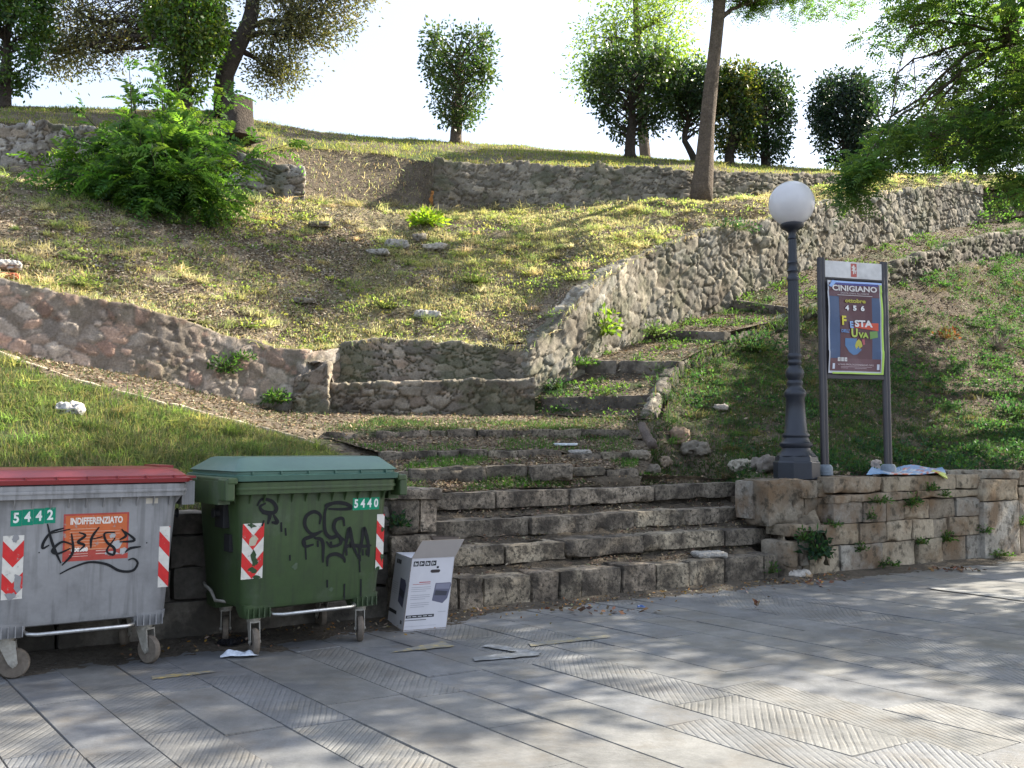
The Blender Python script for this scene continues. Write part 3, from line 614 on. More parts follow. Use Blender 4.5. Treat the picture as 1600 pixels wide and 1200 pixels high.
for q, (i, ln) in enumerate(((2, (1.2, 2)), (4, (.6, 1.2)), (6, (.8, 1.5)), (8, (.7, 1.5)))):
    b = MB(); A, B = at(*SR[i][0]), at(*SR[i][1]); hh = .27 if i < 6 else .2
    course(b, A + ZZ * .02 + np.array([0, -.05, 0]), B + ZZ * .02 + np.array([0, -.05, 0]), .22, hh, ln, seed=130 + q, rough=.015, pal=[(.15, .13, .105), (.18, .155, .125)]); child(b.build('step', M_ashd, smooth=True), us_)

# ---------------------------------------------------------------- rubble walls
PRED = [(.31, .22, .17), (.36, .30, .25), (.27, .18, .14), (.38, .33, .28), (.24, .21, .18), (.33, .26, .21)]
rubble('rubble_wall', keyrow(LWb, -500, 530, 40), keyrow(LWt, -500, 530, 40), thick=.35, cw=.27, ch=.19, relief=.022, pal=PRED, mortar=(.20, .17, .14), seed=3, edge=.16, res=.03, fill=.25, topvar=.03, capcol=(.16, .13, .09), moss=.3, small=.3,
       label='mortared wall of pink and grey stones below the left part of the slope', ret=(False, False))
PGR = [(.20, .17, .135), (.15, .13, .105), (.24, .205, .16), (.12, .105, .085), (.21, .165, .125)]
bench = empty('stone_bench', at(640, 645, 15.7), 0, 'ruined rubble stone bench with a backrest, built into the foot of the slope', 'bench'); bpy.context.view_layer.update()
def bch(nm, b, t, **k):
    o = rubble(nm, pts(b), pts(t), **k); child(o, bench); return o
bch('seat', [(492, 645, 15.5), (640, 648, 15.7), (835, 648, 15.9)], [(492, 603, 15.5), (640, 599, 15.7), (835, 594, 15.9)], thick=.5, cw=.34, ch=.16, relief=.05, pal=PGR, mortar=(.085, .07, .05), seed=5, res=.025, topvar=.015, capcol=(.20, .175, .14), ret=(False, False))
bch('backrest', [(498, 600, 16.0), (640, 597, 16.15), (835, 592, 16.3)], [(498, 547, 16.1), (600, 531, 16.3), (835, 545, 16.45)], thick=.35, cw=.26, ch=.14, relief=.045, pal=PGR, mortar=(.07, .065, .04), seed=6, res=.025, topvar=.03, capcol=(.18, .16, .13), ret=(False, False))
bch('armrest', [(456, 648, 15.25), (512, 648, 15.3)], [(462, 592, 15.35), (512, 566, 15.4)], thick=.55, cw=.2, ch=.15, relief=.05, pal=PGR, mortar=(.12, .095, .07), seed=7, res=.025, topvar=.03, capcol=(.2, .17, .14))
PSW = [(.235, .21, .17), (.19, .175, .145), (.27, .24, .19), (.16, .15, .13), (.22, .21, .185)]
rubble('rubble_wall', pts(SWb), pts(SWt), thick=.4, cw=.31, ch=.25, relief=.038, pal=PSW, mortar=(.16, .135, .10), seed=8, res=.028, topvar=.05, ret=(True, False), fill=.05,
       label='tall rubble retaining wall that climbs beside the narrow steps behind the lamp post')
UWb = [(x, y + 5, Y - .12) for x, y, Y in W0 if x >= 670]; UWt = [(x, y - 1, Y - .18) for x, y, Y in W1 if x >= 690]
UWb = [(680, 326, 22.5)] + [(x, y, Y) for x, y, Y in UWb if 700 < x < 1560] + [(1530, 288, 28.6)]; 
n_ = 40; ub = keyrow(UWb, 680, 1530, n_); UWt = [(680, 250, 22.6)] + [(x, y, Y) for x, y, Y in UWt if 700 < x < 1530] + [(1530, 280, 28.8)]
ut = keyrow(UWt, 680, 1530, n_)
rubble('rubble_wall', ub, ut, thick=.4, cw=.30, ch=.15, relief=.045, pal=[(.21, .185, .145), (.175, .155, .125), (.25, .215, .165), (.145, .13, .105)], mortar=(.12, .098, .07), seed=9, res=.033, topvar=.07, ret=(True, False),
       label='long upper drystone terrace wall running behind the leaning tree trunk')
xb = [(-500, 264, 18.8), (0, 276, 20.0), (150, 290, 20.45), (300, 302, 20.7), (400, 307, 20.8), (474, 309, 21.1)]; xt = [(-500, 186, 18.9), (0, 190, 20.1), (150, 198, 20.5), (300, 214, 20.8), (385, 245, 20.9), (425, 254, 21.0), (474, 262, 21.2)]
rubble('rubble_wall', keyrow(xb, -500, 474, 30), keyrow(xt, -500, 474, 30), thick=.4, cw=.34, ch=.17, relief=.05, pal=[(.24, .225, .20), (.19, .175, .155), (.22, .185, .145), (.28, .265, .24)], mortar=(.10, .08, .058), seed=10, res=.033, topvar=.08,
       label='upper stone terrace wall at the left, half hidden by the feathery green bush')
kb = [(1296, 496, 20.15), (1384, 452, 22.4), (1444, 434, 23.3), (1504, 412, 24.7), (1600, 398, 26.9), (1900, 380, 30.9)]; kt_ = [(1296, 474, 20.25), (1384, 418, 22.5), (1444, 398, 23.4), (1504, 376, 24.8), (1600, 362, 27.0), (1900, 346, 31)]
rubble('rubble_wall', keyrow(kb, 1296, 1900, 30), keyrow(kt_, 1296, 1900, 30), thick=.35, cw=.3, ch=.2, relief=.06, pal=[(.13, .115, .095), (.10, .09, .075), (.16, .14, .115)], mortar=(.07, .06, .045), seed=12, res=.035, topvar=.05,
       label='low dark drystone wall edging the top of the right slope, right of the poster stand', ret=(False, False))
def kerb(P, lens, h, d, seed, pal, label, m=M_rock, rough=.015, **kw):
    b = MB(); P = np.asarray(P)
    for i, (a_, b_) in enumerate(zip(P[:-1], P[1:])): course(b, a_, b_, d, h, lens, seed=seed + i * 3, pal=pal, rough=rough, topj=.012, outj=.015, **kw)
    return tag(b.build('kerb', m, smooth=True), label, 'kerb')
kerb(resample(kerbL + ZZ * .03, 14)[0], (.7, 1.4), .16, .17, 200, [(.36, .31, .23), (.32, .27, .2)], 'thin pale stone kerb running down along the upper edge of the left grass slope')
kerb([at(524, 706, 12.6) + ZZ * .02, at(556, 716, 12.5) + ZZ * .02], (.4, .6), .2, .22, 230, [(.50, .47, .42)], 'whitish end block of the left kerb, just above the green lid')
kp = keyrow(SK, 1000, 1300, 60); kp = np.array([at(*p) for p in SK[2:7]] + [at(1240, 496, 19.6), at(1300, 470, 20.6)]); 
kerb(kp + ZZ * .12, (.35, .9), .32, .24, 240, [(.24, .22, .18), (.20, .18, .15), (.28, .25, .2)], 'rough stone kerb curving up between the narrow steps and the right grass slope', M_ash, .03, rnd=.06, res=.04)

GK = patch('bank', [np.array([at(*p) for p in ((1530, 350, 27.4), (1600, 336, 28.6), (1900, 320, 32.8))]), np.array([at(*p) for p in ((1530, 320, 28.0), (1600, 310, 29), (1900, 306, 33))]), np.array([at(*p) for p in ((1530, 291, 28.2), (1600, 291, 29.2), (1900, 291, 33))])], 60, 14, cf_soil(-.1, .3, 71), rough=.1, rs=1.5, seed=28)

# earth body under the upper treads, closing the corners beside them
gu = pts([(440, 700, 12.0), (590, 735, 11.6), (980, 730, 11.9), (1000, 735, 12.0)]); gu2 = pts([(420, 674, 12.7), (520, 677, 13.0), (985, 680, 13.9), (1035, 682, 13.7)])
gu3 = pts([(420, 655, 14.0), (520, 655, 14.2), (985, 660, 14.6), (1035, 662, 14.4)])
GU = patch('stair_soil', [gu - ZZ * .5, gu - ZZ * .12, gu2 - ZZ * .06, gu3 - ZZ * .12], 120, 30, cf_soil(.1, .35, 75), rough=.03, rs=2, seed=29)

# ---------------------------------------------------------------- flat marks on surfaces
def fontmesh(txt, size=1., bold=.0, sx=1.):
    c = bpy.data.curves.new('t', 'FONT'); c.body = txt; c.size = size; c.align_x = 'CENTER'; c.align_y = 'CENTER'; c.offset = bold; c.resolution_u = 3
    o = bpy.data.objects.new('t', c); me = bpy.data.meshes.new_from_object(o)
    v = np.array([p.co[:] for p in me.vertices]); f = [tuple(p.vertices) for p in me.polygons]
    bpy.data.objects.remove(o); bpy.data.curves.remove(c); bpy.data.meshes.remove(me)
    if len(v): v[:, 0] *= sx
    return v, f
class Marks:
    """flat coloured shapes laid on a surface given by mp(x, y, lift)"""
    def __init__(s, mp): s.mp = mp; s.b = MB(); s.k = 0
    def poly(s, P, col, lift):
        P = np.asarray(P, float); v = np.array([s.mp(x, y, lift) for x, y in P]); s.b.add(v, [np.arange(len(v))[None]], col)
    def rect(s, x0, y0, x1, y1, col, lift): s.poly([(x0, y0), (x1, y0), (x1, y1), (x0, y1)], col, lift)
    def text(s, t, x, y, size, col, lift, bold=0., sx=1., w=None):
        v, f = fontmesh(t, size, bold, sx)
        if not len(v): return
        if w: v[:, 0] *= w / (v[:, 0].max() - v[:, 0].min())
        v3 = np.array([s.mp(x + a[0], y + a[1], lift) for a in v]); by = {}
        for q in f: by.setdefault(len(q), []).append(q)
        s.b.add(v3, [np.array(q) for q in by.values()], col)
    def stroke(s, P, wd, col, lift, sm=6):
        P = np.asarray(P, float)
        if len(P) > 2:
            out = []; Q = np.vstack([2 * P[0] - P[1], P, 2 * P[-1] - P[-2]])
            for i in range(1, len(Q) - 2):
                for t in np.arange(sm) / sm:
                    a, b, c, d = Q[i - 1], Q[i], Q[i + 1], Q[i + 2]
                    out.append(.5 * (2 * b + (c - a) * t + (2 * a - 5 * b + 4 * c - d) * t * t + (3 * b - a - 3 * c + d) * t ** 3))
            P = np.array(out + [P[-1]])
        t = np.gradient(P, axis=0); t /= np.linalg.norm(t, axis=1)[:, None] + 1e-9; n = np.stack([-t[:, 1], t[:, 0]], 1)
        k = np.linspace(0, math.pi, len(P)); wv = (wd * (.45 + .55 * np.sin(k)) / 2)[:, None]
        A, B = P + n * wv, P - n * wv; m = len(P); s.k += 1; lift += .00012 * (s.k % 12)
        v = np.array([s.mp(x, y, lift) for x, y in np.vstack([A, B])]); i = np.arange(m - 1)
        s.b.add(v, [np.stack([i, m + i, m + i + 1, i + 1], 1)], col)
    def build(s, name, mat_, parent=None): return s.b.build(name, mat_, parent)
def clip_poly(P, x0, y0, x1, y1):
    for ax, lim, sg in ((0, x0, 1), (0, x1, -1), (1, y0, 1), (1, y1, -1)):
        o = []
        for i in range(len(P)):
            a, b = P[i], P[(i + 1) % len(P)]; ia, ib = (a[ax] - lim) * sg >= 0, (b[ax] - lim) * sg >= 0
            if ia: o.append(a)
            if ia != ib: t = (lim - a[ax]) / (b[ax] - a[ax]); o.append((a[0] + (b[0] - a[0]) * t, a[1] + (b[1] - a[1]) * t))
        P = o
        if not P: return P
    return P
M_stick = mat('sticker', attr=True, rough=.42, var=(25, .12), var2=None, bump=None, stain=((.30, .29, .27), (28, .60, .66), .7))
M_print = mat('printed_paper', attr=True, rough=.38, var=(9, .08), var2=None, bump=(14, .25, .01), spec=.5)
M_ink = mat('marker_ink', (.009, .010, .012), rough=.7, var=None, var2=None, bump=None)
M_chrome = mat('galvanised', (.55, .55, .54), rough=.33, var=(12, .2), var2=(50, .2), bump=None, metal=.9)
M_castor = mat('castor_steel', (.34, .32, .28), rough=.55, var=(12, .25), var2=(50, .2), bump=None, metal=.35)
M_tyre = mat('old_rubber', (.15, .125, .10), rough=.85, var=(12, .3), var2=(50, .2), bump=(60, .4, .004))
M_dark = mat('black_plastic', (.02, .02, .022), rough=.6, var=None, var2=None, bump=None)

# ---------------------------------------------------------------- wheeled bins
def rrect(w, d, r, n=5):
    P = []
    for cx, cy, a0 in ((w / 2 - r, d / 2 - r, 0), (-w / 2 + r, d / 2 - r, 90), (-w / 2 + r, -d / 2 + r, 180), (w / 2 - r, -d / 2 + r, 270)):
        for k in range(n + 1):
            a = R(a0 + 90 * k / n); P.append((cx + r * math.cos(a), cy + r * math.sin(a)))
    return np.array(P)
def loftz(mb, sec, col=None, cap=True):
    """sec: list of (z, w, d, r, yoff)"""
    rings = []
    for z, w_, d_, r, yo in sec:
        p = rrect(w_, d_, r); rings.append(np.column_stack([p[:, 0], p[:, 1] + yo, np.full(len(p), z)]))
    n = len(rings[0]); m = len(rings); i, j = np.meshgrid(np.arange(m - 1), np.arange(n), indexing='ij'); j2 = (j + 1) % n
    f = [np.stack([i * n + j, i * n + j2, (i + 1) * n + j2, (i + 1) * n + j], -1).reshape(-1, 4)]
    mb.add(np.concatenate(rings), f + ([np.arange(n)[None, ::-1], np.arange(n)[None] + (m - 1) * n] if cap else []), col)
BZ0, BZ1 = .335, 1.22; BW0, BW1, BD0, BD1 = 1.12, 1.24, .84, .94
def castor(parent, x, y, ang, mt):
    """fork on a swivel with a rubber-tyred wheel"""
    c, s = math.cos(ang), math.sin(ang); d = np.array([c, s, 0]); q = np.array([-s, c, 0]); W_ = np.array([x, y, 0]); wc = W_ + d * .045 + ZZ * .1
    f = MB(); f.lathe([(.0, .262), (.055, .262), (.055, .277), (.045, .28), (.0, .28)], (x, y, 0), 16)
    f.lathe([(.0, .235), (.048, .235), (.05, .262), (0, .262)], (x, y, 0), 16)
    for sg in (-1, 1):
        o = q * sg * .034; P = [W_ - d * .055 + ZZ * .245, W_ + d * .055 + ZZ * .245, wc + d * .028 + ZZ * -.0, wc + d * .0 - ZZ * .028, wc - d * .03 + ZZ * .0]
        n = len(P); v = np.array([p + o - q * .003 for p in P] + [p + o + q * .003 for p in P])
        f.add(v, [np.arange(n)[None, ::-1], np.arange(n)[None] + n, np.array([(i, (i + 1) % n, n + (i + 1) % n, n + i) for i in range(n)])])
    f.tube([wc - q * .045, wc + q * .045], .012, 8); f.box(W_ + ZZ * .245, (.11, .075, .012), ang)
    fk = f.build('castor', M_castor, parent)
    def wheel(prof, m, nm, rm=None):
        b = MB(); b.lathe(prof, n=28, ax='y'); v = np.concatenate(b.v); v = v[:, :1] * d + v[:, 1:2] * q + v[:, 2:3] * ZZ + wc; b.v = [v]; return b.build(nm, m, fk, sharp=40)
    wheel([(.07, -.022), (.092, -.022), (.1, -.012), (.1, .012), (.092, .022), (.07, .022)], M_tyre, 'tyre')
    wheel([(.0, -.026), (.025, -.026), (.025, -.010), (.06, -.010), (.062, -.021), (.0715, -.021), (.0715, .021), (.062, .021), (.06, .010), (.025, .010), (.025, .026), (0, .026)], M_dark if mt == 'g' else M_castor, 'rim')
    return fk
def bin_(loc, rz, label, bodycol, lidcol, kind):
    r = empty('wheeled_bin', loc, rz, label, 'waste bin', 'large wheeled bins on the street')
    mb_ = mat('bin_plastic', bodycol, rough=.5, var=(2.2, .12), var2=(26, .07), bump=(5, .15, .01), spec=.45, stain=(tuple(x * .45 + .02 for x in bodycol), (3.5, .50, .70), .6), stain2=(tuple(x * .5 + .10 for x in bodycol), (1.9, .54, .74), .55), streak=(tuple(x * .35 + .015 for x in bodycol), .5))
    ml = mat('lid_plastic', lidcol, rough=.36, var=(3, .1), var2=(26, .06), bump=(5, .12, .01), spec=.5, stain=(tuple(x * .5 + .1 for x in lidcol), (3., .56, .75), .4))
    b = MB()
    loftz(b, [(BZ0, BW0 - .10, BD0 - .10, .07, 0), (BZ0 + .012, BW0 - .03, BD0 - .03, .08, 0), (BZ0 + .05, BW0, BD0, .09, 0), (BZ1, BW1, BD1, .09, 0), (BZ1, BW1 + .0, BD1, .09, 0)])
    for sx in (-1, 1):                                       # corner pads that carry the castors
        for sy in (-1, 1): 
            loftz(b, [(.275, .17, .15, .02, 0), (.33, .21, .19, .03, 0), (.38, .22, .20, .03, 0)]); b.v[-1] = b.v[-1] + np.array([sx * (BW0 / 2 - .115), sy * (BD0 / 2 - .105), 0])
            for q in range(5): b.box((sx * (BW0 / 2 - .115) + (q - 2) * .042, sy * (BD0 / 2 - .006), .318), (.007, .03, .07))
    body = b.build('body', mb_, r, sharp=35)
    rm = MB(); loftz(rm, [(1.185, 1.27, .98, .09, 0), (1.19, 1.335, 1.045, .1, 0), (1.275, 1.345, 1.055, .1, 0), (1.28, 1.325, 1.035, .1, 0), (1.28, 1.2, .91, .08, 0), (1.25, 1.19, .90, .08, 0)], cap=False)
    loftz(rm, [(1.222, 1.353, 1.063, .1, 0), (1.232, 1.356, 1.066, .1, 0), (1.242, 1.353, 1.063, .1, 0)], cap=False)
    for q in range(11):                                      # stiffening ribs below the rim
        x = -.55 + q * .11
        P = np.array([(x, -BD1 / 2 + .004, 1.19), (x, -BD1 / 2 - .045, 1.19), (x, -BD1 / 2 + .006, 1.12)])
        v = np.vstack([P + (.004, 0, 0), P - (.004, 0, 0)]); rm.add(v, [np.array([(0, 1, 2), (5, 4, 3)]), np.array([(0, 3, 4, 1), (1, 4, 5, 2)])])
    for sx in (-1, 1):
        for q in range(7):
            y = -.36 + q * .12; P = np.array([(sx * (BW1 / 2 - .004), y, 1.19), (sx * (BW1 / 2 + .045), y, 1.19), (sx * (BW1 / 2 - .006), y, 1.12)])
            v = np.vstack([P + (0, .004, 0), P - (0, .004, 0)]); rm.add(v, [np.array([(0, 1, 2), (5, 4, 3)]), np.array([(0, 3, 4, 1), (1, 4, 5, 2)])])
        rm.box((sx * .705, -.10, 1.2), (.09, .55, .17)); 
    rm.build('rim', mb_, r, sharp=35)
    # trunnions: the lifting pins and pads on both ends
    for sx in (-1, 1):
        t = MB(); t.lathe([(0, 0), (.028, 0), (.028, .075), (.036, .078), (.036, .09), (0, .09)] if sx > 0 else [(0, -.09), (.036, -.09), (.036, -.078), (.028, -.075), (.028, 0), (0, 0)], (sx * BW1 / 2 * .98, -.12, 1.04), 14, ax='x')
        t.box((sx * (BW1 / 2 + .002), -.12, 1.03), (.05, .18, .2)); t.box((sx * (BW0 / 2 + .025), -.2, .82), (.06, .12, .13)); bevel(t.build('lifting_pin', M_dark, r), .008)
    ld = MB()
    if kind == 'flat':
        loftz(ld, [(1.286, 1.36, 1.07, .05, .0), (1.315, 1.375, 1.085, .05, .0), (1.325, 1.33, 1.04, .06, 0), (1.335, 1.33, 1.04, .06, 0.), (1.375, 1.26, .92, .10, .03), (1.385, 1.16, .80, .12, .04)])
        ld.box((.60, .1, 1.387), (.10, .5, .022)); 
        for q in range(7): ld.box((-.57 + q * .19, -.525, 1.322), (.012, .03, .03))
        ld.box((.70, -.36, 1.317), (.07, .12, .018), .25); ld.box((.70, -.3, 1.295), (.06, .1, .014), .2)
        lid = ld.build('lid', ml, r, sharp=30)
    else:
        loftz(ld, [(1.286, 1.37, 1.08, .08, 0), (1.325, 1.385, 1.095, .08, 0), (1.335, 1.31, 1.03, .06, 0), (1.35, 1.31, 1.03, .06, 0.), (1.358, 1.345, 1.045, .05, 0.), (1.452, 1.18, .66, .05, -.05), (1.46, 1.14, .6, .05, -.05)])
        for q in range(6): ld.box((-.55 + q * .22, -.512, 1.343), (.012, .04, .022))
        lid = ld.build('lid', ml, r, sharp=30)
        g = MB()                                             # side brackets the lid turns on
        for sx in (-1, 1):
            g.box((sx * .715, -.44, 1.225), (.07, .17, .16)); g.box((sx * .715, .30, 1.25), (.08, .40, .10)); g.box((sx * .70, .0, 1.29), (.08, 1.06, .05))
        bevel(g.build('lid_bracket', mb_, lid), .012)
    br = MB(); br.tube([(-.36, -BD0 / 2 + .09, .31), (-.33, -BD0 / 2 - .02, .30), (-.28, -BD0 / 2 - .05, .298), (.28, -BD0 / 2 - .05, .298), (.33, -BD0 / 2 - .02, .30), (.36, -BD0 / 2 + .09, .31)], .013, 10)
    br.build('foot_bar', M_chrome, r, smooth=True)
    if kind != 'flat':
        br = MB(); br.tube([(-BW0 / 2 - .02, .36, .46), (-BW0 / 2 - .05, .25, .455), (-BW0 / 2 - .05, .12, .43), (-BW0 / 2 - .03, .08, .36), (-BW0 / 2 + .1, -.18, .355)], .013, 8); br.build('side_bar', M_castor, r, smooth=True)
    return r
def fmap(r, rz):
    """maps picture pixels / local (x,z) to the bin's front face"""
    sl = (BD1 - BD0) / 2 / (BZ1 - BZ0 - .05)
    def mp(x, z, lift): return np.array([x, -BD0 / 2 - (z - BZ0 - .05) * sl - lift, z])
    def pix(px, py):
        d = np.array(ray(px, py)); o = np.array([0, 0, EYE]) - np.asarray(r); c, s = math.cos(-rz), math.sin(-rz)
        d2 = np.array([c * d[0] - s * d[1], s * d[0] + c * d[1], d[2]]); o2 = np.array([c * o[0] - s * o[1], s * o[0] + c * o[1], o[2]])
        # y = -BD0/2 - (z - z0)*sl
        z0 = BZ0 + .05; t = (-BD0 / 2 - (o2[2] - z0) * sl - o2[1]) / (d2[1] + d2[2] * sl); p = o2 + d2 * t; return p[0], p[2]
    return mp, pix
RED, WHT = (.58, .03, .03), (.62, .60, .55)
def hazard(mk, x0, z0, x1, z1, chev, rg, tear=1.):
    mk.rect(x0, z0, x1, z1, WHT, .0012); w_ = x1 - x0; st = .105; xm = (x0 + x1) / 2
    for k in range(-4, 9):
        zb = z0 + k * st * 2
        if chev:
            for a, b in ((x0, xm), (xm, x1)):
                e0, e1 = (abs(a - xm) * 1.15, abs(b - xm) * 1.15); P = clip_poly([(a, zb + e0), (b, zb + e1), (b, zb + e1 + st), (a, zb + e0 + st)], x0, z0, x1, z1)
                if len(P) > 2: mk.poly(P, RED, .002)
        else:
            P = clip_poly([(x0, zb + w_ * 1.15), (x1, zb), (x1, zb + st), (x0, zb + w_ * 1.15 + st)], x0, z0, x1, z1)
            if len(P) > 2: mk.poly(P, RED, .002)
def tears(mk, spots, col, rg):
    for x, z, rx, rz_ in spots:
        n = 13; a = np.sort(rg.random(n)) * 6.283; mk.poly([(x + rx * math.cos(t) * rr, z + rz_ * math.sin(t) * rr) for t, rr in zip(a, .55 + .45 * rg.random(n))], col, .0028 + .0002 * rg.random())
GA, GB_ = R(33), R(37)
gl = np.array([-3.16, 6.98, 0]); gg = np.array([-1.755, 7.74, 0])
grey = bin_(gl, GA, 'grey wheeled bin with a red lid and an orange notice, at the left edge', (.275, .275, .28), (.22, .026, .028), 'flat')
green = bin_(gg, GB_, 'dark green wheeled bin with black scrawls, standing left of the cardboard box', (.045, .078, .028), (.06, .13, .10), 'dome')
for x, y, a in ((-.44, -.31, R(-12)), (.44, -.31, R(-62)), (-.42, .31, R(170)), (.42, .31, R(60))): castor(grey, x, y, a, 'c')
for x, y, a in ((-.44, -.31, R(-100)), (.44, -.31, R(-112)), (-.42, .31, R(250)), (.42, .31, R(85))): castor(green, x, y, a, 'g')
rg = np.random.default_rng(3)
mp, pix = fmap(gl, GA)
def numtag(mk, cx, cz, s, col=(.0, .22, .13), w=.30, h=.105, sh=0):
    n = len(s)
    for i, ch in enumerate(s):
        x = cx + (i - (n - 1) / 2) * w / n; z = cz + i * sh; mk.rect(x - w / n * .49, z - h / 2, x + w / n * .49, z + h / 2, col, .0012 + .0001 * i); mk.text(ch, x, z, .09, (.72, .75, .72), .0026, .003, sx=.82)
mk = Marks(mp); cx, cz = pix(52, 809); numtag(mk, cx, cz, '5442', w=.27, h=.105, sh=.004); mk.build('number_tag', M_stick, grey)['label'] = 'green number tag reading 5442'
mk = Marks(mp); a = pix(97, 878); b = pix(202, 800); ox0, oz0, ox1, oz1 = a[0], a[1], b[0], b[1]
oc = (.52, .13, .045); mk.rect(ox0, oz0, ox1, oz1, (.40, .065, .05), .0012); mk.rect(ox0 + .012, oz0 + .07, ox1 - .012, oz1 - .012, oc, .0018)
mx = (ox0 + ox1) / 2; ww = ox1 - ox0; mk.text('INDIFFERENZIATO', mx, oz1 - .052, .062, (.72, .66, .6), .0028, .0025, w=ww * .80)
for i in range(8): mk.rect(ox0 + .04, oz1 - .105 - i * .02, ox0 + ww * (.86 if i % 3 else .5), oz1 - .101 - i * .02, (.62, .36, .24), .0024)
mk.text('600088', ox0 + ww * .25, oz0 + .075, .035, (.8, .76, .7), .0028, .002)
for i in range(2): mk.rect(ox0 + .04, oz0 + .03 + i * .016, ox0 + ww * .38, oz0 + .034 + i * .016, (.65, .42, .36), .0024)
for i in range(2): mk.rect(ox0 + ww * .5, oz0 + .04 + i * .02, ox0 + ww * .68, oz0 + .046 + i * .02, (.65, .42, .36), .0024)
tears(mk, [(ox1 - .07, oz0 + .10, .05, .035), (ox1 - .03, oz0 + .05, .035, .03), (ox1 - .10, oz0 + .04, .06, .018), (ox0 + ww * .75, oz0 + .16, .028, .022)], (.40, .40, .40), rg)
mk.build('notice', M_stick, grey)['label'] = 'orange notice reading INDIFFERENZIATO'
a, b = pix(1, 938), pix(38, 836); mk = Marks(mp); hazard(mk, a[0], a[1], b[0], b[1], True, rg); tears(mk, [(b[0] - .03, a[1] + .10, .03, .09), (a[0] + .06, a[1] + .02, .05, .03), (b[0] - .05, b[1] - .02, .03, .03)], (.26, .26, .27), rg); mk.build('hazard_sticker', M_stick, grey)['label'] = 'torn red and white chevron sticker'
a, b = pix(246, 918), pix(266, 822); mk = Marks(mp); hazard(mk, a[0], a[1], b[0], b[1], False, rg); mk.build('hazard_sticker', M_stick, grey)
def strokes(parent, mp, pix, S, wd, name='graffiti'):
    g = []                                                   # scrawls that touch each other make one tag
    for P in S:
        Q = np.array([pix(*p) for p in P]); lo, hi = Q.min(0) - wd, Q.max(0) + wd; new = [Q]; rest = []
        for a_, b_, L_ in g:
            if (lo <= b_).all() and (a_ <= hi).all(): new += L_; lo, hi = np.minimum(lo, a_), np.maximum(hi, b_)
            else: rest.append((a_, b_, L_))
        g = rest + [(lo, hi, new)]
    for _, _, L_ in g:
        mk = Marks(mp)
        for Q in L_: mk.stroke(Q, wd, (1, 1, 1), .0042)
        mk.build(name, M_ink, parent)
z3 = lambda P: [(x / 3., 700 + y / 3.) for x, y in P]
strokes(grey, mp, pix, [z3(P) for P in [
    [(222, 355), (240, 430), (262, 490), (285, 540)], [(300, 375), (240, 395), (205, 440), (200, 470), (230, 455)], [(240, 400), (330, 380)], [(345, 455), (290, 440), (245, 480), (270, 495), (330, 470)], [(290, 550), (340, 490), (335, 400)],
    [(370, 395), (400, 410), (365, 440), (395, 455), (370, 480)], [(465, 370), (430, 420), (425, 470)], [(420, 430), (480, 415)], [(540, 395), (490, 400), (500, 440), (535, 470), (530, 500), (500, 480), (540, 420)], [(570, 380), (590, 410), (560, 430)], [(585, 390), (630, 432), (560, 440)],
    [(280, 590), (340, 560), (420, 535), (500, 545), (560, 575), (620, 575), (645, 540), (625, 518), (600, 525)], [(585, 490), (610, 470), (660, 462)], [(180, 491), (186, 489)], [(684, 445), (690, 444)]]], .018)
mk = Marks(mp); a, b = pix(228, 787), pix(247, 778); mk.rect(a[0], a[1], b[0], b[1], (.55, .50, .42), .0012); mk.build('paper_label', M_stick, grey)
for c in ((60, 953, 40, 4), (165, 945, 55, 4)): pass
mp, pix = fmap(gg, GB_)
mk = Marks(mp); cx, cz = pix(572, 787); numtag(mk, cx, cz, '5440', col=(.0, .25, .13), w=.235, h=.095); mk.build('number_tag', M_stick, green)['label'] = 'green number tag reading 5440'
GC = (.03, .062, .025)
a, b = pix(376, 906), pix(413, 817); mk = Marks(mp); hazard(mk, a[0], a[1], b[0], b[1], True, rg)
w1, h1 = b[0] - a[0], b[1] - a[1]
tears(mk, [(a[0] + w1 * .6, a[1] + h1 * .18, w1 * .35, .035), (a[0] + w1 * .55, a[1] + h1 * .42, w1 * .16, .05), (a[0] + w1 * .45, b[1] - .01, w1 * .25, .03), (a[0] + w1 * .75, a[1] + .01, w1 * .25, .02), (a[0] + w1 * .62, a[1] + h1 * .3, w1 * .2, .04)], GC, rg)
tears(mk, [(a[0] + w1 * .5, a[1] + h1 * .68, w1 * .3, .05)], (.45, .40, .30), rg); mk.build('hazard_sticker', M_stick, green)['label'] = 'peeling red and white chevron sticker'
a, b = pix(586, 890), pix(601, 803); mk = Marks(mp); hazard(mk, a[0], a[1], b[0], b[1], False, rg); tears(mk, [(b[0] - .01, a[1] + .1, .02, .05), (b[0] - .015, b[1] - .12, .018, .03), (a[0] + .02, a[1] + .01, .03, .02)], GC, rg); mk.build('hazard_sticker', M_stick, green)
zg = lambda P: [(280 + x * .3, 690 + y * .3) for x, y in P]
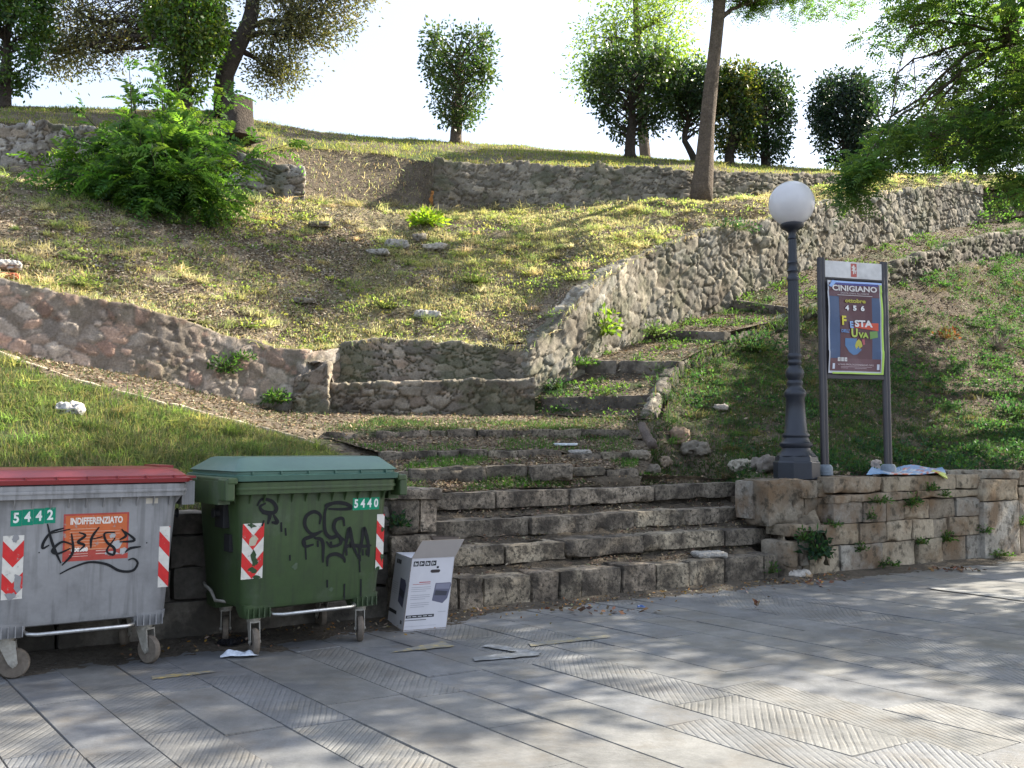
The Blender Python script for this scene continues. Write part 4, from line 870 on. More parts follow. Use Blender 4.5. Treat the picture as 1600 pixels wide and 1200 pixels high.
strokes(green, mp, pix, [zg(P) for P in [
    [(730, 430), (735, 385), (700, 365), (660, 390), (655, 440), (690, 480), (745, 465)], [(745, 465), (700, 490), (650, 510), (655, 545), (700, 535)], [(700, 500), (745, 520), (748, 630)], [(655, 520), (660, 615)],
    [(800, 325), (765, 345), (755, 400), (760, 470), (790, 500), (830, 490), (840, 530), (790, 545), (765, 520)], [(765, 345), (765, 330), (820, 318), (870, 325), (895, 345), (850, 352), (775, 350)], [(860, 440), (850, 400), (815, 410), (805, 450), (830, 490), (870, 520)],
    [(850, 600), (870, 520), (885, 450), (905, 540), (930, 600)], [(860, 560), (890, 540), (960, 545), (1000, 540)], [(930, 610), (950, 520), (962, 450), (985, 540), (985, 600)], [(935, 550), (940, 680)], [(770, 650), (775, 600), (815, 585), (855, 605), (862, 630)],
    [(405, 335), (430, 300), (480, 310), (505, 345), (490, 370), (440, 365), (420, 340), (450, 320)], [(430, 370), (470, 380), (460, 430)], [(440, 410), (430, 440)], [(490, 380), (510, 420), (480, 420)], [(530, 420), (532, 470)], [(552, 450), (555, 490)], [(575, 590), (576, 620)], [(945, 715), (945, 810)], [(860, 740), (858, 820)], [(770, 720), (770, 760)]]], .030)
mk = Marks(mp)
for q in range(8):
    x, y = [(880, 470), (890, 520), (955, 560), (940, 590), (870, 560), (720, 515), (790, 520), (975, 560)][q]; p = pix(280 + x * .3, 690 + y * .3); mk.stroke([(p[0], p[1]), (p[0] + .004, p[1] - .05)], .035, (1, 1, 1), .0048)
mk.build('graffiti', M_ink, green)
for q_ in [(pix(600 * .3 + 280, 690 + 775 * .3)[0], pix(0, 690 + 775 * .3)[1], .035, .03), (pix(910 * .3 + 280, 0)[0], pix(553, 690 + 758 * .3)[1], .03, .02), (pix(540, 0)[0], pix(500, 690 + 262 * .3)[1], .03, .02)]: mk = Marks(mp); tears(mk, [q_], (.07, .10, .06), rg); mk.build('worn_patch', M_stick, green)

# ---------------------------------------------------------------- cardboard box
M_card = mat('box_print', attr=True, rough=.6, var=(8, .05), var2=None, bump=None)
p0 = atz(629, 987); p1 = atz(697, 983)
dx = (p1 - p0)[:2]; bw = .385; brz = R(23); bh = .60; bd = .47
box = empty('cardboard_box', p0, brz, 'open white cardboard box with printed pictures, leaning beside the green bin', 'box')
c = MB(); WB, BRN = (.60, .585, .61), (.27, .20, .15)
lean = .075; th_ = .006
def bx(x, y, z): return np.array([x + lean * z / bh, y, z])
def panel(P, col_out, col_in):
    P = np.array(P); n = np.cross(P[1] - P[0], P[3] - P[0]); n /= np.linalg.norm(n)
    c.add(P, [np.array([[0, 1, 2, 3]])], col_out); c.add(P - n * th_, [np.array([[3, 2, 1, 0]])], col_in)
    for i in range(4): j = (i + 1) % 4; c.add(np.array([P[i], P[i] - n * th_, P[j] - n * th_, P[j]]), [np.array([[0, 1, 2, 3]])], (.33, .25, .18))
panel([bx(0, 0, 0), bx(bw, 0, 0), bx(bw, 0, bh), bx(0, 0, bh)], WB, BRN)
panel([bx(0, bd, 0), bx(0, 0, 0), bx(0, 0, bh), bx(0, bd, bh)], WB, BRN)
panel([bx(bw, bd, 0), bx(0, bd, 0), bx(0, bd, bh), bx(bw, bd, bh)], WB, BRN)
panel([bx(bw, 0, 0), bx(bw, bd, 0), bx(bw, bd, bh), bx(bw, 0, bh)], WB, BRN)
panel([bx(0, 0, .004), bx(0, bd, .004), bx(bw, bd, .004), bx(bw, 0, .004)], BRN, WB)
c.build('carton', M_card, box)
f = MB(); c = f                                                     # flaps: front one standing up, a side one nearly shut
panel([bx(0, 0, bh + .001), bx(bw, 0, bh + .001), bx(bw + .045, -.05, bh + .15), bx(.055, -.05, bh + .15)][::-1], (.36, .32, .29), (.40, .36, .335))
panel([bx(bw, .01, bh + .001), bx(bw, bd, bh + .001), bx(bw - .10, bd - .02, bh + .14), bx(bw + .03, .02, bh + .16)][::1], (.27, .21, .17), (.27, .21, .17))
panel([bx(0, .012, bh - .004), bx(bw * .62, .012, bh - .012), bx(bw * .62, bd, bh - .004), bx(0, bd, bh + .002)], (.62, .64, .70), BRN)
f.build('flap', M_card, box)
mk = Marks(lambda x, z, l: bx(x, -l, z))
K = (.03, .03, .035)
for i in range(4): mk.rect(bw * (.06 + .135 * i), bh * .885, bw * (.175 + .135 * i), bh * .955, K, .001)
for i in range(4):
    x = bw * (.085 + .135 * i); mk.rect(x, bh * .90, x + bw * .02, bh * .94, (.7, .7, .7), .0016); mk.rect(x + bw * .035, bh * (.90 + .01 * (i % 2)), x + bw * .06, bh * .93, (.7, .7, .7), .0016)
mk.rect(bw * .60, bh * .845, bw * .65, bh * .875, K, .001); mk.poly([(bw * .47, bh * .80), (bw * .5, bh * .785), (bw * .66, bh * .785), (bw * .69, bh * .80), (bw * .69, bh * .82), (bw * .66, bh * .83), (bw * .5, bh * .83), (bw * .47, bh * .82)], (.05, .04, .04), .001)
mk.rect(bw * .24, bh * .655, bw * .50, bh * .667, (.45, .12, .13), .001); mk.rect(bw * .1, bh * .632, bw * .5, bh * .64, (.45, .2, .2), .001)
for i in range(11):
    if i not in (3, 7): mk.rect(bw * (.08 if i < 8 else .1), bh * (.59 - i * .027), bw * (.52 - .1 * (i % 4 == 2)), bh * (.597 - i * .027), (.36, .35, .38), .001)
mk.poly([(bw * .58, bh * .40), (bw * .62, bh * .64), (bw * .97, bh * .64), (bw * .985, bh * .60), (bw * .93, bh * .42), (bw * .83, bh * .355)], (.13, .13, .18), .001)
mk.poly([(bw * .62, bh * .47), (bw * .90, bh * .46), (bw * .92, bh * .52), (bw * .64, bh * .54)], (.06, .06, .075), .0016)
mk.poly([(bw * .63, bh * .56), (bw * .95, bh * .55), (bw * .965, bh * .63), (bw * .64, bh * .63)], (.22, .22, .28), .0016)
mk.rect(bw * .03, bh * .175, bw * .67, bh * .215, K, .001); mk.rect(bw * .02, bh * .14, bw * .5, bh * .15, (.15, .15, .16), .001)
for i in range(5): mk.rect(bw * (.06 + .12 * i), bh * .19, bw * (.15 + .12 * i), bh * .2, (.6, .6, .6), .0016)
mk.rect(bw * .03, bh * .06, bw * .75, bh * .064, (.4, .4, .42), .001); mk.rect(bw * .75, bh * .235, bw * .93, bh * .243, (.4, .4, .42), .001)
mk.build('print', M_card, box)
mk = Marks(lambda y, z, l: bx(-l, y, z))
for i in range(3): mk.rect(bd * (.86 - .10 * i), bh * .87, bd * (.78 - .1 * i), bh * .93, K, .001)
mk.poly([(bd * .5, bh * .36), (bd * .18, bh * .30), (bd * .12, bh * .62), (bd * .2, bh * .68), (bd * .5, bh * .69)], (.10, .10, .15), .001)
mk.poly([(bd * .47, bh * .46), (bd * .2, bh * .42), (bd * .16, bh * .52), (bd * .47, bh * .55)], (.05, .05, .065), .0016)
mk.rect(bd * .98, bh * .17, bd * .5, bh * .22, K, .001); mk.rect(bd * .22, bh * .08, bd * .12, bh * .13, (.12, .12, .12), .001)
for i in range(6): mk.rect(bd * .95, bh * (.60 - i * .03), bd * .6, bh * (.606 - i * .03), (.4, .4, .43), .001)
mk.build('print', M_card, box)

# ---------------------------------------------------------------- street lamp
lb = px2(1243, 8.5, 1.125); lz = lb[2]; ls = lb[1] / FPX              # metres per picture pixel at the lamp
lamp = empty('street_lamp', lb, 0, 'dark cast-iron street lamp with a white globe on the end of the right wall', 'street lamp')
h_ = lambda y: (748 - y) * ls
r_ = lambda w_: w_ * ls / 2
b = MB()
b.lathe([(r_(71), 0), (r_(71), h_(722)), (r_(66), h_(720)), (r_(64), h_(714)), (r_(52), h_(708)), (r_(46), h_(706))], n=8, ph=R(22.5))
base = b.build('base', M_iron, lamp); bevel(base, .006)
b = MB(); b.lathe([(r_(58), h_(716)), (r_(60), h_(712)), (r_(46), h_(704)), (r_(43), h_(700)), (r_(50), h_(697)), (r_(50), h_(693)), (r_(42), h_(690)), (r_(38), h_(684)), (r_(42), h_(682)), (r_(42), h_(679)), (r_(35), h_(676)), (r_(30), h_(640)), (r_(29), h_(622)), (r_(34), h_(619)), (r_(35), h_(614)), (r_(31), h_(611)),
           (r_(24), h_(607)), (r_(22), h_(603)), (r_(25), h_(600)), (r_(25), h_(597)), (r_(21), h_(594)), (r_(28), h_(588)), (r_(29), h_(582)), (r_(24), h_(576)), (r_(17), h_(571)), (r_(22), h_(568)), (r_(22), h_(565)), (r_(18), h_(562)), (r_(22), h_(558)), (r_(22), h_(555)), (r_(18), h_(552))], n=32)
b.build('pedestal', M_iron, lamp, sharp=50)
b = MB(); fl = lambda an: 1 - .10 * (np.cos(an * 12) < -.2)
b.lathe([(r_(18), h_(553)), (r_(17), h_(436))], n=72, lobes=fl)
b.lathe([(r_(17), h_(438)), (r_(20), h_(434)), (r_(17), h_(431)), (r_(15), h_(429)), (r_(15), h_(424)), (r_(18), h_(422)), (r_(15), h_(419)), (r_(14), h_(412)), (r_(17), h_(409)), (r_(14), h_(406))], n=28)
b.lathe([(r_(14), h_(407)), (r_(12), h_(360))], n=60, lobes=fl)
b.lathe([(r_(12), h_(372)), (r_(15), h_(370)), (r_(12), h_(367)), (r_(12), h_(361)), (r_(17), h_(358)), (r_(22), h_(356)), (r_(33), h_(353)), (r_(37), h_(350)), (r_(37), h_(347)), (r_(30), h_(345))], n=32)
b.build('column', M_iron, lamp, sharp=50)
M_globe = mat('opal_globe', (.78, .77, .78), rough=.14, var=(5, .06), var2=None, bump=None, spec=.5, transl=.35)
b = MB(); gr = r_(71); gc = h_(314); aa = np.linspace(-1.32, 1.5707, 36); b.lathe([(gr * math.cos(a), gc + gr * math.sin(a)) for a in aa], n=48); b.build('globe', M_globe, lamp, smooth=True)

# ---------------------------------------------------------------- poster stand
YL, YR = 12.2, 12.5
sl0, sr0 = at(1289, 733, YL), at(1388, 731, YR); SHT = at(1280, 403, YL)[2] - sl0[2]
dS = (sr0 - sl0)[:2]; sw = float(np.linalg.norm(dS)); srz = math.atan2(dS[1], dS[0])
sign = empty('poster_stand', (sl0 + sr0) / 2, srz, 'brown two-legged poster stand with a white header and a taped-up festival poster', 'notice board')
for sx in (-1, 1):
    b = MB(); x = sx * sw / 2
    for o in (-.022, .022): b.tube([(x + o, 0, -.2), (x + o, 0, SHT - .02), (x + o, 0, SHT)], [.034, .034, .026], 14)
    b.box((x, 0, SHT / 2), (.05, .05, SHT - .04)); pl = b.build('post', M_post, sign, sharp=50)
    b = MB(); b.lathe([(.10, -.08), (.095, .02), (.075, .05), (.05, .055)], (x, 0, 0), 20); b.build('foot', mat('grey_cap', (.16, .19, .22), rough=.5, bump=None), pl, sharp=50)
hw = sw / 2 - .055; zt = SHT - .035; zh0 = zt - .215; zb = at(1380, 590, YR)[2] - sl0[2]
b = MB(); b.box((0, 0, (zt + zh0) / 2), (hw * 2 + .02, .045, zt - zh0)); hd = bevel(b.build('header', mat('white_panel', (.62, .61, .60), rough=.45, bump=None, var2=None), sign), .004)
mk = Marks(lambda x, z, l: np.array([x, -.0225 - l, z])); hz = (zt + zh0) / 2
mk.rect(-.045, hz - .088, .045, hz + .088, (.42, .09, .07), .002)
for P in ([(-.012, -.05), (.004, -.05), (.008, -.01), (.02, -.045), (.032, -.04), (.018, .0), (.016, .02), (.034, .03), (.03, .04), (.01, .04), (.012, .055), (.002, .07), (-.012, .062), (-.018, .045), (-.03, .05), (-.034, .036), (-.016, .028), (-.02, .01), (-.034, -.0), (-.03, -.01), (-.012, -.006)],
          [(.012, -.01), (.036, -.02), (.04, .008), (.03, .012), (.028, -.006), (.014, .0)]): mk.poly([(x, hz + z) for x, z in P], (.66, .62, .58), .003)
mk.build('emblem', M_print, hd)
b = MB(); b.box((0, .004, (zh0 + zb) / 2 - .012), (hw * 2 + .02, .03, zh0 - zb - .024)); b.box((0, 0, zh0 - .012), (hw * 2 + .02, .045, .022)); b.box((0, 0, zb - .012), (hw * 2 + .02, .05, .05)); bd_ = bevel(b.build('board', M_post, sign), .004)
# the poster: a crumpled sheet
pw = hw * 2 - .02; pz1 = zh0 - .045; pz0 = zb + .035; phh = pz1 - pz0
def pm(x, z, l):
    wv = .010 * math.sin(x * 9 + z * 2.2) + .007 * math.sin(z * 11 + 1) * math.cos(x * 6) + .02 * max(0, (x / pw * 2) ** 4 - .3) * (1 if z < pz0 + phh * .25 or z > pz1 - .12 else .25)
    return np.array([x + .014 * math.sin((z - pz0) / phh * 3.1) - .01, -.036 - max(wv, -.008) - l, z])
mk = Marks(pm); nx, nz = 26, 40
def grid(x0, z0, x1, z1, colf, lift, nx=6, nz=6):
    X, Z_ = np.linspace(x0, x1, nx + 1), np.linspace(z0, z1, nz + 1)
    v = np.array([pm(x, z, lift) for z in Z_ for x in X]); i, j = np.meshgrid(np.arange(nz), np.arange(nx), indexing='ij'); k = i * (nx + 1) + j
    mk.b.add(v, [np.stack([k, k + 1, k + nx + 2, k + nx + 1], -1).reshape(-1, 4)], colf)
px0, px1 = -pw / 2, pw / 2
MAR, BLU = (.09, .03, .038), (.05, .085, .17)
grid(px0, pz0, px1, pz1, (.55, .56, .60), 0, nx, nz)
grid(px0 + .02, pz0 + .03, px1 - .045, pz1 - .03, BLU, .002, nx, nz)
grid(px0 + pw * .20, pz0 + .03, px0 + pw * .80, pz1 - .03, MAR, .004, nx, nz)
grid(px0 + .02, pz1 - .20, px1 - .045, pz1 - .03, (.11, .045, .06), .005, nx, 8)
grid(px0 + .02, pz0 + .03, px1 - .045, pz0 + .19, (.12, .05, .06), .005, nx, 8)
grid(px1 - .032, pz0 - .004, px1 - .004, pz1 - .03, (.42, .62, .10), .005, 2, nz)
grid(px0 + .06, pz0 - .008, px1 - .004, pz0 + .012, (.42, .62, .10), .006, nx, 2)
grid(px0 + .06, pz1 - .022, px1 - .01, pz1 - .0, (.35, .50, .85), .005, nx, 2)
grid(px0 + .12, pz1 - .05, px1 - .06, pz1 - .024, (.05, .05, .22), .006, nx, 2)
cxp = (px0 + px1) / 2 - .012; zz = lambda t: pz1 - phh * t
mk.text('CINIGIANO', cxp, zz(.082), .098, (.66, .62, .60), .015, .003, w=pw * .82)
mk.text("SPOSTA CARNI ALL'ERBESE", cxp, zz(.132), .03, (.5, .45, .45), .015, .0, w=pw * .52)
mk.rect(cxp - pw * .32, zz(.157), cxp + pw * .32, zz(.152), (.6, .56, .55), .015)
mk.text('ottobre', cxp + .01, zz(.212), .07, (.40, .36, .04), .015, .003, w=pw * .38)
mk.text('4  5  6', cxp, zz(.292), .085, (.72, .72, .72), .015, .004, w=pw * .36)
mk.poly([(cxp - .02, zz(.50)), (cxp + pw * .42, zz(.53)), (cxp + pw * .42, zz(.445)), (cxp, zz(.45))], (.55, .07, .03), .007)
mk.text('F', cxp - pw * .22, zz(.435), .16, (.62, .55, .03), .017, .006); mk.text('E', cxp - pw * .08, zz(.475), .115, (.22, .36, .62), .0172, .005)
mk.text('STA', cxp + pw * .14, zz(.46), .115, (.66, .64, .64), .0174, .005, w=pw * .33)
mk.text('DELL\'', cxp - pw * .2, zz(.545), .055, (.12, .25, .50), .017, .002, w=pw * .15); mk.text('U', cxp - pw * .03, zz(.565), .15, (.40, .50, .07), .017, .006); mk.text('VA', cxp + pw * .14, zz(.585), .09, (.36, .48, .07), .017, .005, w=pw * .19)
mk.poly([(cxp + pw * .26, zz(.54)), (cxp + pw * .40, zz(.53)), (cxp + pw * .41, zz(.60)), (cxp + pw * .27, zz(.62))], (.15, .28, .07), .0085)
mk.poly([(cxp - pw * .2, zz(.62)), (cxp + .02, zz(.62)), (cxp + .03, zz(.70)), (cxp + .1, zz(.74)), (cxp + .03, zz(.79)), (cxp - .03, zz(.80)), (cxp - .1, zz(.77)), (cxp - pw * .2, zz(.70))], (.07, .17, .34), .0072)
mk.poly([(cxp + .01, zz(.655)), (cxp + .05, zz(.625)), (cxp + .09, zz(.65)), (cxp + .11, zz(.70)), (cxp + .06, zz(.73)), (cxp + .05, zz(.70)), (cxp + .015, zz(.735)), (cxp - .01, zz(.70))], (.45, .42, .05), .0088)
mk.poly([(cxp + .10, zz(.63)), (cxp + .14, zz(.62)), (cxp + .15, zz(.68)), (cxp + .12, zz(.69))], (.40, .08, .10), .0086)
for i, ch in enumerate('fin'): mk.rect(px0 + .13 + i * .05, zz(.872), px0 + .17 + i * .05, zz(.83), (.6, .58, .56), .0085); mk.text(ch, px0 + .15 + i * .05, zz(.852), .04, (.1, .04, .04), .017)
mk.text('WWW.PROLOCOCINIGIANO.ORG', cxp, zz(.908), .03, (.6, .5, .5), .015, 0, w=pw * .66)
for q in (.928, .942): mk.rect(cxp - pw * .28, zz(q + .004), cxp + pw * (.2 if q > .93 else .3), zz(q), (.45, .35, .36), .015)
for sx in (px0 + .055, px1 - .1): mk.rect(sx, zz(.955), sx + .035, zz(.895), (.55, .58, .66), .0095)
mk.poly([(px0 + .01, zz(.06)), (px0 + .08, zz(-.005)), (px0 + .14, zz(.01)), (px0 + .09, zz(.05)), (px0 + .05, zz(.075))], (.25, .40, .72), .014)
mk.build('poster', M_print, sign)['label'] = 'wrinkled maroon and blue poster reading CINIGIANO ottobre 4 5 6 FESTA DELL\'UVA'

# folded poster lying on the wall
fp = [at(1350, 738, 11.9), at(1478, 752, 12.35), at(1470, 738, 12.7), at(1360, 734, 12.2)]
zt_ = 1.165; a, b_, c_, d_ = [np.array([p[0], p[1], zt_]) for p in (px2(1352, 8.05, 0), px2(1478, 7.93, 0), px2(1470, 8.45, 0), px2(1362, 8.5, 0))]
n1, n2 = 40, 12; S_, T_ = np.meshgrid(np.linspace(0, 1, n1), np.linspace(0, 1, n2), indexing='ij')
P = (a * (1 - S_[..., None]) + b_ * S_[..., None]) * (1 - T_[..., None]) + (d_ * (1 - S_[..., None]) + c_ * S_[..., None]) * T_[..., None]
P[..., 2] += .02 + .07 * T_ + .018 * np.sin(S_ * 9 + T_ * 3) * (.4 + T_) + .012 * fbm(P, 9, 2, 5); P[..., 2] -= np.maximum(0, S_ - .86) * .55 * (T_ < .5) * (1 - T_ * 2)
zone = fbm(P, 7, 2, 12) + S_ * .8 - .35; C = np.where((zone < -.1)[..., None], np.array((.16, .30, .50)), np.where((zone < .05)[..., None], np.array((.50, .52, .56)), np.where((zone < .12)[..., None], np.array((.45, .10, .05)), np.where((S_ > .82)[..., None] & (T_ < .35)[..., None], np.array((.42, .48, .08)), np.array((.15, .27, .48))))))
F_ = []; i, j = np.meshgrid(np.arange(n1 - 1), np.arange(n2 - 1), indexing='ij'); k = i * n2 + j
F_ = np.stack([k, k + n2, k + n2 + 1, k + 1], -1).reshape(-1, 4)
o = mesh_np('folded_poster', P.reshape(-1, 3), F_, M_print, None, C.reshape(-1, 3), False, loc=a); sm = o.modifiers.new('thickness', 'SOLIDIFY'); sm.thickness = .012; tag(o, 'crumpled blue and orange poster sheet lying on top of the right wall', 'poster')

# ---------------------------------------------------------------- loose stones and litter
def rock(name, c, size, col, label, cat, seed, rz=0., group=None, rnd=.48, tilt=(0, 0), m=M_rock, rough=.2):
    b = MB(); ax = np.array((Matrix.Rotation(rz, 3, 'Z') @ Matrix.Rotation(tilt[0], 3, 'X') @ Matrix.Rotation(tilt[1], 3, 'Y')).transposed())
    sx, sy, sz = size; mn = min(size); rblock(b, (0, 0, sz * .5), ax, sx, sy, sz, max(.012, mn / 9), mn * rnd, mn * rough, seed, col, .8 / max(mn, .05))
    return tag(b.build(name, m, smooth=True, loc=(0, 0, 0)), label, cat, group)
def put(o, p): o.location = p; return o
def snap(p, G):                       # drop a point onto a ground grid
    P = G.reshape(-1, 3); k = np.argmin((P[:, 0] - p[0]) ** 2 + (P[:, 1] - p[1]) ** 2); return np.array([p[0], p[1], P[k, 2]])
def hit(px, py, G):
    """where the sight line through a pixel meets a ground grid"""
    P = G.reshape(-1, 3); r = P - np.array([0, 0, EYE]); cy = r[:, 1] * cT + r[:, 2] * sT; cz = -r[:, 1] * sT + r[:, 2] * cT
    d = (800 + FPX * r[:, 0] / cy - px) ** 2 + (600 - FPX * cz / cy - py) ** 2; return P[np.argmin(d)]
GRP = 'loose stones lying about'
PK = (.42, .37, .31); GY = (.33, .31, .28); DK = (.2, .175, .14)
for nm, px, py, G, size, col, lab, sd_, rz in (
    ('rock', 108, 648, GL, (.28, .2, .14), (.48, .46, .44), 'white rock lying alone in the left grass slope', 301, .3),
    ('rock', 668, 497, GH, (.46, .3, .15), (.40, .38, .35), 'flat pale rock on the sunlit slope above the stone bench', 302, .1),
    ('rock', 620, 388, GH, (.5, .3, .2), GY, 'bluish slab left of centre in the line of stones across the slope', 303, .4),
    ('rock', 590, 398, GH, (.45, .25, .12), GY, 'thin flat slab at the left end of the line of stones across the slope', 304, -.2),
    ('rock', 680, 392, GH, (.5, .3, .14), (.40, .36, .30), 'tilted slab at the right end of the line of stones across the slope', 305, -.4),
    ('rock', 655, 378, GH, (.3, .25, .2), DK, 'small dark stone below the bright grass tuft on the slope', 306, .6),
    ('rock', 500, 354, GH, (.45, .3, .12), DK, 'dark flat stone on the slope left of the grass tuft', 307, .0),
    ('rock', 475, 475, GH, (.4, .2, .1), DK, 'half-buried dark stone low on the sunlit slope', 308, .2),
    ('rock', 1085, 712, GG, (.42, .24, .2), DK, 'squared grey block beside the top of the lower steps', 309, -.35),
    ('rock', 1062, 692, GG, (.28, .2, .24), (.28, .2, .14), 'brown upright stone behind the squared grey block', 310, .2),
    ('rock', 1160, 735, GG, (.34, .22, .16), (.34, .31, .25), 'rough pale stone in the grass left of the lamp base', 311, .2),
    ('rock', 1196, 736, GG, (.36, .26, .22), (.2, .175, .15), 'rounded grey-brown stone touching the lamp base', 312, .5),
    ('rock', 1368, 742, GG, (.13, .1, .24), (.50, .42, .37), 'upright pinkish stone beside the right foot of the poster stand', 313, .1),
    ('rock', 1246, 902, None, (.30, .18, .10), (.55, .50, .44), 'white stone on the street at the foot of the right wall', 314, -.1),
    ('rock', 1262, 903, None, (.12, .1, .07), (.36, .26, .16), 'little brown stone touching the white stone on the street', 315, .3),
    ('rock', 1108, 880, 1, (.36, .26, .06), GY, 'loose grey slab lying on the lowest step near its right end', 316, .2),
    ('rock', 905, 725, gr_['stair_soil'] if 'stair_soil' in gr_ else None, (.3, .14, .06), GY, 'small loose slab on the soil of the upper steps', 317, -.5),
    ('rock', 1010, 738, GG, (.34, .2, .12), DK, 'flat brown stone at the right end of the upper treads', 321, .2),
    ('rock', 1035, 728, GG, (.24, .18, .14), (.24, .19, .14), 'small brown stone between the log and the lowest grassy tread', 322, .7),
    ('rock', 985, 716, GG, (.28, .18, .12), (.26, .22, .17), 'brown stone just left of the log foot', 323, -.3),
    ('rock', 1125, 640, GG, (.22, .16, .1), (.4, .35, .3), 'small pale stone in the right grass slope', 320, .1)):
    if px == 905: G = gr_[6]
    if px == 1108: p = atv(1108, 872, 8.2); p[2] = S[1][0][2] * .5 + S[1][1][2] * .5 + .005
    elif G is None: p = atz(px, py) + ZZ * .0
    else: p = hit(px, py, G)
    o = rock(nm, p, size, col, lab, 'stone', sd_, rz, GRP); o.location = p - ZZ * size[2] * .12
o = rock('brick', 0, (.34, .24, .13), (.42, .40, .37), 'pale block with a red underside lying on top of the left rubble wall', 'brick', 330, .5); o.location = hit(12, 424, GH) + ZZ * .03
o = rock('brick', 0, (.30, .22, .08), (.36, .10, .05), 'broken red brick under the pale block at the left edge', 'brick', 331, .3); o.location = hit(14, 436, GH) - ZZ * .0
o = rock('paper_card', 0, (.34, .22, .035), (.62, .66, .68), 'white flat card lying on the soil of the upper steps', 'litter', 332, -.15, rough=.02); o.location = hit(882, 697, gr_[6])
o = rock('roof_tile', 0, (.32, .26, .40), (.45, .20, .06), 'orange broken tile leaning on the left end of the upper terrace wall', 'tile', 333, .2); o.location = hit(684, 323, GH) + ZZ * .02
b = MB(); lp = [hit(1003, 664, GP), hit(1010, 680, GG), hit(1021, 700, GG)]; lp = [at(1003, 668, 13.3), at(1011, 684, 13.0), at(1020, 700, 12.7)]
b.tube(resample(np.array(lp) + ZZ * .03, 12)[0], .06, 12, wob=.35); tag(b.build('log', mat('weathered_wood', (.12, .095, .08), rough=.9, var=(4, .3), bump=(18, .9, .03)), smooth=True), 'short weathered log lying at the end of the curved kerb', 'log')
def rag(name, px, py, sz, col, label, seed, cat='litter'):
    p = atz(px, py); n = 26; X, Y = np.meshgrid(np.linspace(-1, 1, n), np.linspace(-1, 1, 12), indexing='ij'); P = np.stack([X * sz[0] / 2, Y * sz[1] / 2, 0 * X], -1)
    P[..., 1] += .25 * sz[1] * np.sin(X * 3 + seed); P[..., 1] *= 1 - .5 * np.abs(X) ** 2; P[..., 2] = .012 + sz[2] * np.maximum(0, .4 + fbm(P, 14, 3, seed)) * (1 - np.abs(Y) ** 2 * .8) * (1 - np.abs(X) ** 4 * .7)
    c, s = math.cos(SA * .6), math.sin(SA * .6); P = P @ np.array([[c, s, 0], [-s, c, 0], [0, 0, 1]]); i, j = np.meshgrid(np.arange(n - 1), np.arange(11), indexing='ij'); k = i * 12 + j
    o = mesh_np(name, P.reshape(-1, 3), np.stack([k, k + 12, k + 13, k + 1], -1).reshape(-1, 4), mat('litter_film', col, rough=.35, var=(30, .2), bump=None), None, smooth=False); o.location = p; return tag(o, label, cat)
rag('plastic_bag', 374, 1027, (.27, .10, .06), (.55, .60, .68), 'crumpled whitish plastic bag by the front left castor of the green bin', 3)
rag('black_bag', 362, 1008, (.22, .16, .09), (.012, .012, .014), 'torn black plastic bag lying under the green bin', 5)
rag('wrapper', 543, 972, (.16, .09, .04), (.50, .56, .55), 'small pale wrapper on the dirt behind the green bin', 7)
rag('wrapper', 1002, 951, (.085, .05, .03), (.05, .10, .25), 'tiny blue wrapper on the paving below the steps', 9)

# ---------------------------------------------------------------- trees and shrubs
def crownleaf(name, tips, tipr, per, L, W_, base, mat_, parent, rng, droop=.25, out=None, col_var=.3, flat=1.):
    n = len(tips) * per; T = np.repeat(tips, per, 0); P = T + rng.normal(size=(n, 3)) * tipr * np.array([1, 1, flat])
    d = unit(P - T + rng.normal(size=(n, 3)) * tipr * .8 - ZZ * tipr * droop); s = unit(np.cross(d, rng.normal(size=(n, 3))))
    cb = gcol(len(tips), base, rng, .22, .08); C = np.repeat(cb, per, 0) * (1 + col_var * (rng.random((n, 1)) - .5) * 2)
    return leafobj(name, cards(P, d, s, L * (.65 + .6 * rng.random(n)), W_ * (.7 + .5 * rng.random(n))), np.clip(C, .005, 1), mat_, parent)
def frondleaf(name, tips, per, fl, npair, ll, lw, base, mat_, parent, rng, cen=None, droop=.7, upw=.1):
    n = len(tips) * per; T = np.repeat(tips, per, 0) + rng.normal(size=(n, 3)) * .06; d = rng.normal(size=(n, 3)) * np.array([1, 1, .55]) + ZZ * upw
    if cen is not None: d = d + unit(T - cen) * 1.1
    Q = frands(T, d, fl * (.7 + .6 * rng.random(n)), npair, ll, lw, rng, droop)
    C = np.tile(np.repeat(gcol(len(tips), base, rng, .25, .1), per, 0) * (1 + .25 * (rng.random((n, 1)) - .5)), (npair * 2, 1))
    return leafobj(name, Q, np.clip(C, .005, 1), mat_, parent)
def ell(c, r, n, rng, hollow=.35):
    d = unit(rng.normal(size=(n, 3))); k = (hollow ** 3 + (1 - hollow ** 3) * rng.random(n)) ** (1 / 3); return np.asarray(c) + d * k[:, None] * np.asarray(r)
